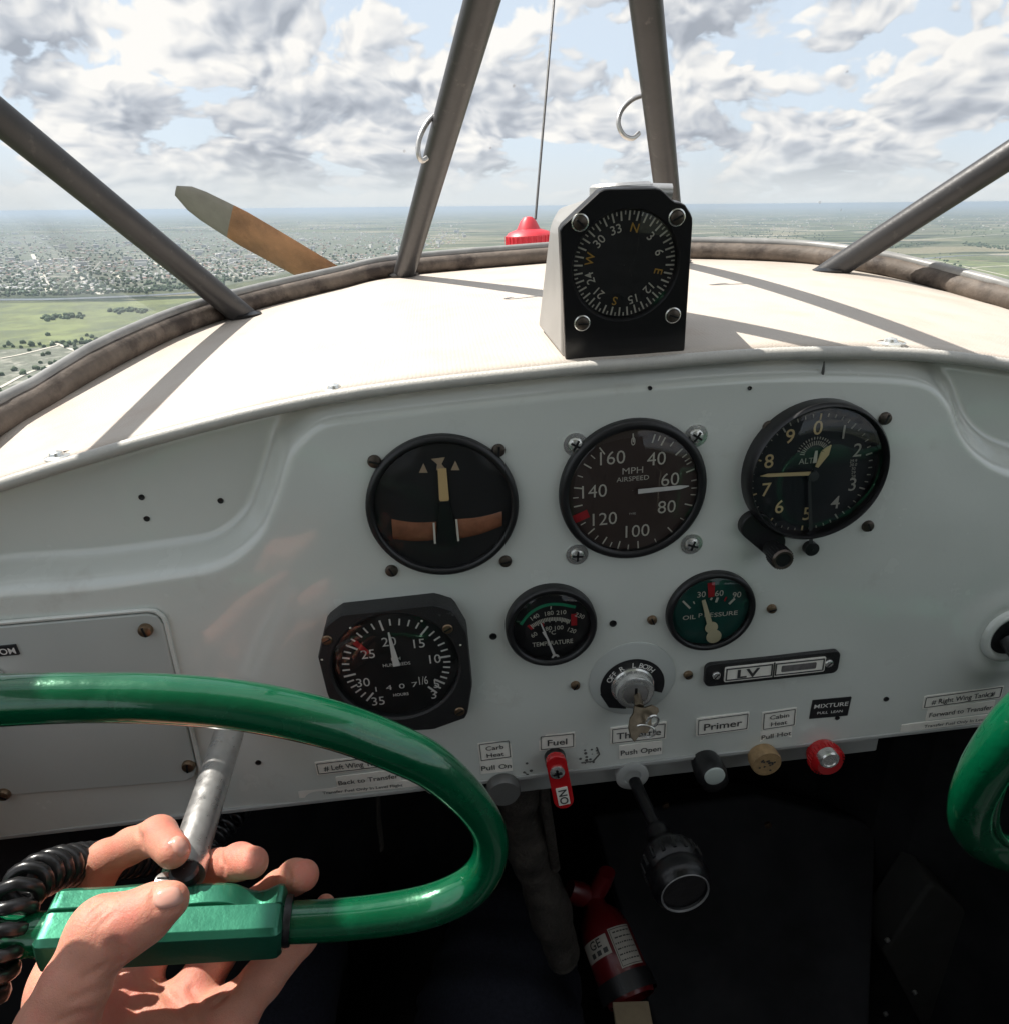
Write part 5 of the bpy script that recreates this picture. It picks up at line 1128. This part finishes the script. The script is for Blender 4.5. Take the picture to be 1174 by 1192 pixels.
FOLDS = [([(133, 1101), (138, 1110), (140, 1121)], .0016, .0014), ([(105, 1064), (112, 1057), (119, 1053)], .0009, .00045), ([(110, 1072), (118, 1063), (127, 1057)], .0008, .0004), ([(101, 1058), (108, 1050), (114, 1048)], .0008, .0004),
         ([(116, 1078), (125, 1069), (133, 1063)], .0008, .00035), ([(180, 1037), (177, 1047), (181, 1058)], .0008, .0006), ([(181, 1059), (193, 1062), (206, 1059)], .0007, .00045), ([(159, 966), (164, 976), (165, 986)], .0011, .0007), ([(152, 960), (155, 972)], .0008, .0004),
         ([(200, 977), (200, 987), (206, 996)], .0007, .00045), ([(186, 1148), (200, 1162), (216, 1180)], .0016, .0011), ([(150, 1158), (158, 1176), (164, 1194)], .0014, .0009), ([(250, 1168), (264, 1156), (276, 1140)], .0014, .0010), ([(98, 1138), (114, 1130), (128, 1120)], .0009, .0004),
         ([(84, 1164), (104, 1156), (124, 1150)], .0010, .0004), ([(70, 1188), (90, 1180), (112, 1176)], .0010, .0004), ([(257, 993), (261, 1006), (260, 1018)], .0009, .0005), ([(334, 1009), (338, 1022), (337, 1034)], .0009, .0005), ([(222, 1150), (232, 1166), (236, 1188)], .0010, .0006)]
def surface_nets(f, lo, hi, h):
    ax = [np.arange(lo[i], hi[i]+h, h) for i in range(3)]; G = np.stack(np.meshgrid(*ax, indexing='ij'), -1); D = np.empty(G.shape[:3])
    for i in range(len(ax[0])): D[i] = f(G[i].reshape(-1, 3)).reshape(G.shape[1:3])
    n = np.array(D.shape)-1; acc = np.zeros((*n, 3)); cnt = np.zeros(tuple(n))
    cor = [(0, 0, 0), (1, 0, 0), (0, 1, 0), (1, 1, 0), (0, 0, 1), (1, 0, 1), (0, 1, 1), (1, 1, 1)]
    sl = lambda c: tuple(slice(c[k], c[k]+n[k]) for k in range(3))
    for a in range(8):
        for b in range(a+1, 8):
            if sum(abs(cor[a][k]-cor[b][k]) for k in range(3)) != 1: continue
            da, db = D[sl(cor[a])], D[sl(cor[b])]; m = (da < 0) != (db < 0); t = np.where(m, da/np.where(da == db, 1, da-db), 0)
            for k in range(3): acc[..., k] += np.where(m, cor[a][k]+t*(cor[b][k]-cor[a][k]), 0)
            cnt += m
    act = cnt > 0; idx = -np.ones(tuple(n), int); idx[act] = np.arange(act.sum()); I = np.argwhere(act)
    V = np.array(lo)+(I+acc[act]/cnt[act][:, None])*h; Fc = []
    for k in range(3):
        o = [0, 0, 0]; o[k] = 1; d0 = D[:n[0], :n[1], :n[2]]; d1 = D[o[0]:o[0]+n[0], o[1]:o[1]+n[1], o[2]:o[2]+n[2]]; m = (d0 < 0) != (d1 < 0)
        u, v = (k+1) % 3, (k+2) % 3; E = np.argwhere(m); E = E[(E[:, u] > 0) & (E[:, v] > 0)]
        eu = np.zeros(3, int); eu[u] = 1; ev = np.zeros(3, int); ev[v] = 1
        q = np.stack([idx[tuple((E-eu-ev).T)], idx[tuple((E-ev).T)], idx[tuple(E.T)], idx[tuple((E-eu).T)]], 1); flip = d0[tuple(E.T)] > 0; q[flip] = q[flip][:, ::-1]; Fc.append(q)
    Fc = np.vstack(Fc); Fc = Fc[(Fc >= 0).all(1)]; return V, Fc
def surf_hit(px, py):
    d = ray(px, py); t = .20
    for _ in range(80):
        s = hand_sdf((d*t)[None])[0]
        if s < .00005: break
        t += s*.7
        if t > .42: return None
    return d*t
def nrm_at(p, e=.0008):
    return np.array([hand_sdf((p+np.eye(3)[k]*e)[None])[0]-hand_sdf((p-np.eye(3)[k]*e)[None])[0] for k in range(3)])/(2*e)
def fold_points():
    out = []
    for pts, w, dep in FOLDS:
        H_ = [surf_hit(*p) for p in pts]; H_ = [h_ for h_ in H_ if h_ is not None]
        out += [(a_, b_, w*1.2, dep*2.0) for a_, b_ in zip(H_[:-1], H_[1:])]
    return out
CREASE = fold_points()
allp = np.array([s for c in list(fingers.values())+[thumb] for s in c]+[S(-60, 1560, .30, 66)])
lo = (allp[:, :3]-allp[:, 3:]).min(0)-.004; hi = (allp[:, :3]+allp[:, 3:]).max(0)+.004
V, Fc = surface_nets(hand_sdf, lo, hi, .0010)
mb = MB(); mb.v = [tuple(p) for p in V]; mb.f = [tuple(q) for q in Fc.tolist()]; mb.m = [0]*len(mb.f)
person = mb.build('person', MT['skin'], smooth=180); AIR_ROOTS.append(person)
sm = person.modifiers.new('smooth', 'SMOOTH'); sm.factor = .4; sm.iterations = 2
sb = person.modifiers.new('sub', 'SUBSURF'); sb.levels = 1; sb.render_levels = 1
tag(person, 'bare left hand wrapped round the green grip box, navy trousered leg below', 'person')
def nail(c, a, b, name='fingernail', lift=.0008):
    N_, M_ = 9, 20; V = []; ok = True
    for i in range(N_+1):
        for j in range(M_):
            rr = i/N_; t = j/M_*2*math.pi; ca, sa = math.cos(t), math.sin(t); e = 0.72
            u = rr*math.copysign(abs(ca)**e, ca); v = rr*math.copysign(abs(sa)**e, sa); p = surf_hit(c[0]+a[0]*u+b[0]*v, c[1]+a[1]*u+b[1]*v)
            if p is None: p = V[-1] if V else np.zeros(3); V.append(p); continue
            nn = nrm_at(p); nn /= np.linalg.norm(nn); V.append(p+nn*(lift*(1-rr**6)*1.0-.0001))
    mb = MB(); mb.add(V, [(i*M_+j, i*M_+(j+1) % M_, (i+1)*M_+(j+1) % M_, (i+1)*M_+j) for i in range(N_) for j in range(M_)])
    return mb.build(name, MT['nail'], person, smooth=80)
nail((195, 1045), (18, -4.5), (4.5, 12)); nail((209, 985), (8, 10), (8, -6.0))
# leg in navy trousers
leg = [atD(560, 1420, .60), atD(575, 1250, .66), atD(592, 1120, .74), atD(598, 1078, .80), atD(596, 1090, .85), atD(592, 1130, .90)]
spl = spline(np.column_stack([np.array(leg), [.095, .090, .074, .060, .052, .045]]), 60); rr_ = spl[:, 3]*(1+.03*np.sin(np.arange(60)*1.3)+.02*np.sin(np.arange(60)*2.9)); mb = MB(); mb.tube(spl[:, :3], rr_, 26); mb.build('trousers', MT['jeans'], person, smooth=80)
leg2 = [p+np.array([-.26, 0.02, -.03]) for p in leg]; spl = spline(np.column_stack([np.array(leg2), [.095, .090, .074, .060, .052, .045]]), 60); mb = MB(); mb.tube(spl[:, :3], spl[:, 3], 26); mb.build('trousers', MT['jeans'], person, smooth=80)

mb = MB(); tp = [np.array([-.02, -.40, -.80]), np.array([-.02, -.40, -.55]), np.array([-.02, -.38, -.30]), np.array([-.02, -.38, -.12]), np.array([-.02, -.38, -.02])]
mb.tube(spline(np.column_stack([np.array(tp), [.17, .19, .21, .19, .08]]), 30)[:, :3], np.interp(np.linspace(0, 1, 30), [0, .3, .6, .85, 1], [.17, .19, .21, .19, .08]), 28); mb.build('unseen_torso', MT['unseen_torso'], person, smooth=80)  # unseen dark torso added behind the eye to block light from the rear

# ------------------------------------------------------------------ things in the dark footwell
bp = [atD(606, 880, .50), atD(604, 930, .53), atD(612, 975, .56), atD(622, 1010, .58), atD(640, 1060, .60), atD(655, 1110, .62)]
spl = spline(np.array(bp), 60); mb = MB(); mb.tube(spl, .021*(1+.10*np.sin(np.arange(60)*.31)+.04*np.sin(np.arange(60)*.83)), 22, squash=.8)
o = mb.build('cable_boot', MT['boot'], smooth=80); AIR_ROOTS.append(o); tag(o, 'crumpled grey brown fabric boot hanging behind the green wheel rim', 'cable boot')
mb = MB(); s2 = spline(np.array([atD(632, 895, .49), atD(634, 930, .51), atD(640, 970, .54), atD(646, 1010, .57)]), 30); mb.tube(s2, .0042, 10); o = mb.build('hose', MT['boot'], smooth=80); AIR_ROOTS.append(o); tag(o, 'thin brownish hose hanging beside the fabric boot', 'hose')
e0, e1 = atD(688, 1046, .66), atD(735, 1165, .60); F = axis_frame(e0, e1); ex = thing('fire_extinguisher', 'small red fire extinguisher with white labels lying in the footwell', 'fire extinguisher', F); ln = np.linalg.norm(e1-e0)
Rx = .0235; mb = MB(); mb.lathe([(.010, 0), (.012, .010), (.020, .018), (Rx, .032), (Rx, ln*.9), (Rx*.9, ln)], 36); mb.build('cylinder', MT['ext_red'], ex)
vv = (-F[:3, 3]) ; vl = np.linalg.inv(F[:3, :3]) @ vv; a_view = math.atan2(vl[1], vl[0])
def wrap(mb, a0, a1, z0, z1, rad_, mi=0, n=14):
    V = [(rad_*math.cos(t), rad_*math.sin(t), z) for t in np.linspace(a0, a1, n) for z in (z0, z1)]; mb.add(V, [(2*i, 2*i+2, 2*i+3, 2*i+1) for i in range(n-1)], mi)
sg = 1.0
mb = MB(); sg2 = 1
wrap(mb, a_view-1.1, a_view-.10, .034, .066, Rx+.0004); wrap(mb, a_view+.02, a_view+1.25, .036, .052, Rx+.0004)
for k in range(6):
    t0 = a_view-1.0
    while t0 < a_view-.25: t1 = t0+random.uniform(.04, .16); wrap(mb, t0, min(t1, a_view-.2), .0377+k*.0045, .0388+k*.0045, Rx+.0007, 1, 4); t0 = t1+.035
for (t0, t1, z0, z1) in ((-1.06, -.14, .0352, .0357), (-1.06, -.14, .0645, .0650), (-1.07, -1.05, .0352, .065), (-.16, -.14, .0352, .065)): wrap(mb, a_view+t0, a_view+t1, z0, z1, Rx+.0007, 1, 6)
for k in range(3): wrap(mb, a_view+.12+k*.28, a_view+.30+k*.28, .046, .050, Rx+.0007, 1)
lab_x = lambda t: (A.T@(F[:3, :3]@np.array([Rx*math.cos(t), Rx*math.sin(t), .045])+F[:3, 3]))[0]
sgn = 1.0 if lab_x(a_view+.3) > lab_x(a_view-.3) else -1.0
def wrap_text(st, tc_, zc, hh):
    V, Fc = text_mesh(st, .02); w_ = (V[:, 0].max()-V[:, 0].min())*hh
    mb.add([((Rx+.0009)*math.cos(tc_+sgn*(v[0]*hh-w_/2)/Rx), (Rx+.0009)*math.sin(tc_+sgn*(v[0]*hh-w_/2)/Rx), zc+hh/2-v[1]*hh) for v in V], Fc, 1)
wrap_text('GE', a_view+.55, .0405, .0070)
mb.build('label', [MT['label_dim'], MT['ink']], ex)
mb = MB(); mb.lathe([(.0105, -.004), (.0105, .004), (.008, .012)], 20); mb.build('valve', MT['steel'], ex)
up_l = locate(ex, atD(706, 1015, .655))[0]; lf_l = locate(ex, atD(662, 1036, .655))[0]
mb = MB(); mb.tube([np.array([0, 0, .002]), up_l*.5+np.array([.004, 0, -.002]), up_l], [.0075, .0085, .0070], 12, squash=1.3); mb.build('lever', MT['ext_red'], ex, smooth=60)
mb = MB(); mb.tube([np.array([0, 0, 0.0]), lf_l*.55, lf_l], [.0085, .0100, .0085], 12, squash=1.2); mb.build('nozzle', MT['ext_red'], ex, smooth=60)
mb = MB(); mb.tube([np.array([.011*math.cos(t), .011*math.sin(t), -.006+.003*math.sin(t)]) for t in np.linspace(0, 5, 24)], .0010, 8); mb.build('pin_ring', MT['chrome'], ex)
mb = MB(); mb.lathe([(Rx+.002, ln*.80), (Rx+.002, ln*.97)], 36); mb.build('strap', MT['black'], ex)
b0, b1 = atD(733, 1168, .575), atD(748, 1260, .52); F = axis_frame(b0, b1); mb = MB(); bo = thing('mount_board', 'tan board strip below the fire extinguisher', 'board', F); mb.box((0, 0, np.linalg.norm(b1-b0)/2), (.030, .006, np.linalg.norm(b1-b0))); mb.build('board', MT['cardboard'], bo, bevel=.001)

# ------------------------------------------------------------------ cabin shell
def shell(name, m, boxes, label=None, cat=None):
    mb = MB()
    for c, s in boxes: mb.box(c, s)
    o = mb.build(name, m, smooth=None); AIR_ROOTS.append(o); return tag(o, label, cat, kind='structure')
shell('floor', MT['interior'], [((.11, .0, -1.02), (1.0, 2.4, .04))])
mb = MB(); bl_ = [q for q in rim_path[::3]]; bl_ = [(-.352, .30, bl_[0][2])]+bl_+[(.582, .30, bl_[-1][2])]; V = []
for q in bl_: V += [(q[0]+(.004 if q[0] > .105 else -.004), q[1]+.004, q[2]-.004), (q[0]*1.02, q[1]+.01, -.5), (q[0]*1.02, q[1]+.01, -1.02)]
mb.add(V, [(i*3+k, (i+1)*3+k, (i+1)*3+k+1, i*3+k+1) for i in range(len(bl_)-1) for k in range(2)]); o = mb.build('firewall', MT['interior'], smooth=None); AIR_ROOTS.append(o); tag(o, kind='structure')
shell('cabin_wall', MT['interior'], [((-.365, -.35, -.60), (.03, 1.38, .80)), ((.595, -.35, -.60), (.03, 1.38, .80)), ((.11, -1.05, -.45), (.93, .03, 1.2))])
shell('unseen_cabin_roof', MT['roof'], [((.11, -.61, .42), (.96, 1.38, .04)), ((.11, -1.31, .12), (.96, .03, .62))])  # unseen roof and rear wall, added and sized to cut the sky light
kp = [(1028, 1110), (1078, 1036), (1086, 1031), (1096, 1034), (1136, 1072), (1150, 1078), (1230, 1082), (1260, 1330), (1120, 1330), (1070, 1190)]
V = [onY(x, y, .47) for x, y in kp]; V2 = [v+np.array([0, .05, 0]) for v in V]; n = len(V); mb = MB(); kr = thing('side_panel', 'dark grey kick panel low on the right beside the footwell', 'side panel', frame(V[0], np.eye(3)))
mb.add(V+V2, [tuple(range(n)), tuple(range(2*n-1, n-1, -1))]+[(i, (i+1) % n, n+(i+1) % n, n+i) for i in range(n)]); mb.build('panel_board', MT['interior_panel'], kr, air=True, bevel=.004)
for x, y in ((1032, 1094), (1030, 1180), (1064, 1155)): screw_at(kr, onY(x, y, .462), .0028, MT['steel'], .003)
st = thing('support_strip', 'thin pale upright strip in the dark under the panel left of the hose', 'support strip', frame(atD(441, 985, .62), np.eye(3)))
mb = MB(); mb.tube([atD(440, 925, .60), atD(441, 955, .61), atD(445, 988, .62)], .0045, 8, squash=.4); mb.build('strip', MT['boot'], st, air=True)
# bolts on the dark tunnel and firewall
tn = thing('centre_tunnel', 'black tunnel cover with small bright bolts below the throttle', 'tunnel cover', frame((.2, .6, -.95), np.eye(3)))
mb = MB(); q = [atD(690, 950, .82), atD(880, 925, .84), atD(1020, 960, .82), atD(1010, 1250, .72), atD(780, 1260, .72)]; n = len(q); mb.add(q+[p+np.array([0, .05, -.03]) for p in q], [tuple(range(n)), tuple(range(2*n-1, n-1, -1))]+[(i, (i+1) % n, n+(i+1) % n, n+i) for i in range(n)]); mb.build('cover', MT['interior'], tn, air=True, bevel=.004)
for x, y, D_ in ((774, 937, .78), (893, 960, .79), (1060, 947, .77)):
    c = atD(x, y, D_); mb = MB(); mb.lathe([(.0042, -.001), (.0042, .002), (.0001, .003)], 12, c, PANEL_ROT); mb.build('bolt', MT['bronze'], tn, air=True)

# ------------------------------------------------------------------ compass
cb, ct = YP+.011, YP-.003
def cface(px, py):
    t = (420-py)/200.0; return onY(px, py, cb+(ct-cb)*np.clip(t, -.2, 1.2))
fpx = [(651, 266), (697, 223), (704, 220), (764, 219), (770, 221), (784, 235), (796, 237), (805, 251), (806, 256), (796, 414), (793, 417), (661, 427), (658, 424)]
fp = np.array([cface(*p) for p in fpx]); org = cface(658, 425); cen = cface(728, 311)
ex_ = cface(796, 316)-cface(660, 316); ey_ = cface(727, 240)-cface(727, 400); ex_ /= np.linalg.norm(ex_); ez_ = np.cross(ex_, ey_); ez_ /= np.linalg.norm(ez_); ey_ = np.cross(ez_, ex_)
if ez_[1] > 0: ez_ = -ez_
F = frame(cen, np.column_stack([ex_, ey_, ez_]))
CP = thing('compass', 'black square faced magnetic compass standing on the cream dash', 'compass', F)
fl = locate(CP, fp)[:, :2]; cz = 0.0
def pl2(px, py):                                      # pixel to face plane coordinates
    d = ray(px, py); p = d*((cen@ez_)/(d@ez_)); return locate(CP, p)[0][:2]
fl = np.array([pl2(*p) for p in fpx])
mb = MB(); m_ = 96; Rc = .5*(np.linalg.norm(pl2(668.6, 311)-pl2(787.8, 311))); Rc2 = .5*np.linalg.norm(pl2(728, 246.5)-pl2(728, 376)); Rc = (Rc+Rc2)/2; c0 = pl2(728, 311)
def hit2(p, poly):
    d = np.array(p)-c0; best = 9
    for i in range(len(poly)):
        a, b = poly[i], poly[(i+1) % len(poly)]; Mx = np.array([[d[0], a[0]-b[0]], [d[1], a[1]-b[1]]])
        if abs(np.linalg.det(Mx)) < 1e-14: continue
        t, s = np.linalg.solve(Mx, a-c0)
        if t > 0 and -1e-6 <= s <= 1+1e-6: best = min(best, t)
    return c0+d*best
rg = [c0+Rc*np.array([math.cos(t), math.sin(t)]) for t in np.linspace(0, 2*np.pi, m_, endpoint=False)]
orr = [hit2(p, fl) for p in rg]
V = [(*p, -.0062) for p in orr]+[(*p, -.0006) for p in orr]+[tuple(c0+(np.array(p)-c0)*.988)+(0,) for p in orr]+[tuple(c0+(p-c0)*1.03)+(0,) for p in rg]+[(*p, -.0012) for p in rg]+[tuple(c0+(p-c0)*.985)+(-.0042,) for p in rg]
mb.add(V, [(k*m_+i, k*m_+(i+1) % m_, (k+1)*m_+(i+1) % m_, (k+1)*m_+i) for k in range(5) for i in range(m_)]); mb.build('face_plate', MT['black_plastic'], CP, smooth=30)
mb = MB(); mb.lathe([(Rc, -.0040), (Rc*.5, -.0040), (.0001, -.0040)], 64, (*c0, 0)); mb.build('card', mat('compass_card', (0.020, 0.020, 0.021), .5), CP)
mb = MB(); ma = MB(); zc = -.0038; rot0 = 9.5
for k in range(36):
    mb.ticks(c0, Rc*.80, Rc*.965, [rot0+k*10], .00075, zc)
for k in range(36): mb.ticks(c0, Rc*.90, Rc*.965, [rot0+k*10+5], .00055, zc)
for st, a in (('N', 0), ('3', 30), ('6', 60), ('E', 90), ('12', 120), ('15', 150), ('S', 180), ('21', 210), ('24', 240), ('W', 270), ('30', 300), ('33', 330)):
    t = R_(a+rot0); (ma if st in 'NESW' else mb).text(st, c0[0]+Rc*.685*math.sin(t), c0[1]+Rc*.685*math.cos(t), Rc*.165, zc, rot=-t, bold=.008)
mb.build('card_numerals', MT['mark'], CP); ma.build('card_letters', MT['amber'], CP)
mb = MB(); mb.lathe([(Rc*.985, -.0014), (Rc*.6, .0004), (Rc*.3, .0011), (.0001, .0014)], 64, (*c0, 0)); mb.build('glass', MT['glass'], CP, smooth=80)
for px, py in ((674.5, 259), (787, 253), (677, 376), (782.5, 367)):
    c = pl2(px, py); mb = MB(); mb.lathe([(.0041, -.0003), (.0041, .0004), (.0035, .0007), (.0032, .0002)], 24, (*c, 0)); rt0 = random.uniform(0, 3)
    mb.lathe([(.0031, 0), (.0031, .0012), (.0022, .0017), (.0001, .0018)], 20, (*c, 0), mi=1); cs, sn = math.cos(rt0), math.sin(rt0); mb.box((*c, .0018), (.0050, .0009, .0006), np.array([[cs, -sn, 0], [sn, cs, 0], [0, 0, 1]]), mi=2)
    mb.build('mounting_screw', [MT['chrome'], MT['screw'], MT['black']], CP)
# grey sheet-metal body behind the face
bk = YP+.085
fr = [(656, 423), (654, 270), (699, 229), (766, 226), (800, 258), (794, 412)]; bkp = [(625, 381), (640, 262), (650, 240), (778, 262), (792, 285), (796, 375)]
Vf = [cface(*p)+ez_*-.0060 for p in fr]; Vb = [onY(x, y, bk if i not in (0, 5) else bk) for i, (x, y) in enumerate(bkp)]; n = 6
mb = MB(); mb.add(Vf+Vb, [tuple(range(n)), tuple(range(2*n-1, n-1, -1))]+[(i, (i+1) % n, n+(i+1) % n, n+i) for i in range(n)]); mb.build('body', mat('compass_body_grey', (.30, .295, .285), .42, metal=.3, var=.08, vscale=40), CP, air=True, bevel=.0035)
tk_ = onY(722, 215, YP+.028); mb = MB(); mb.lathe([(.0155, -.012), (.0155, .0035), (.0140, .0048), (.0100, .0048), (.0090, .0030), (.0001, .0028)], 32, tk_-np.array([0, 0, .004])); mb.tube([tk_+np.array([.012, -.004, -.004]), tk_+np.array([.024, -.004, -.005])], .0042, 12); mb.build('adjuster', MT['steel'], CP, air=True)

# ------------------------------------------------------------------ bank the whole aircraft into the level world
for o in AIR_ROOTS: o.matrix_world = M_AIR @ (Matrix(FR[o.name].tolist()) if o.name in FR else Matrix.Identity(4))
for o in list(scene.objects):
    if o.type == 'MESH' and o.name.split('.')[0] == 'house' and o.users_collection and 'category' not in o: bpy.data.objects.remove(o)
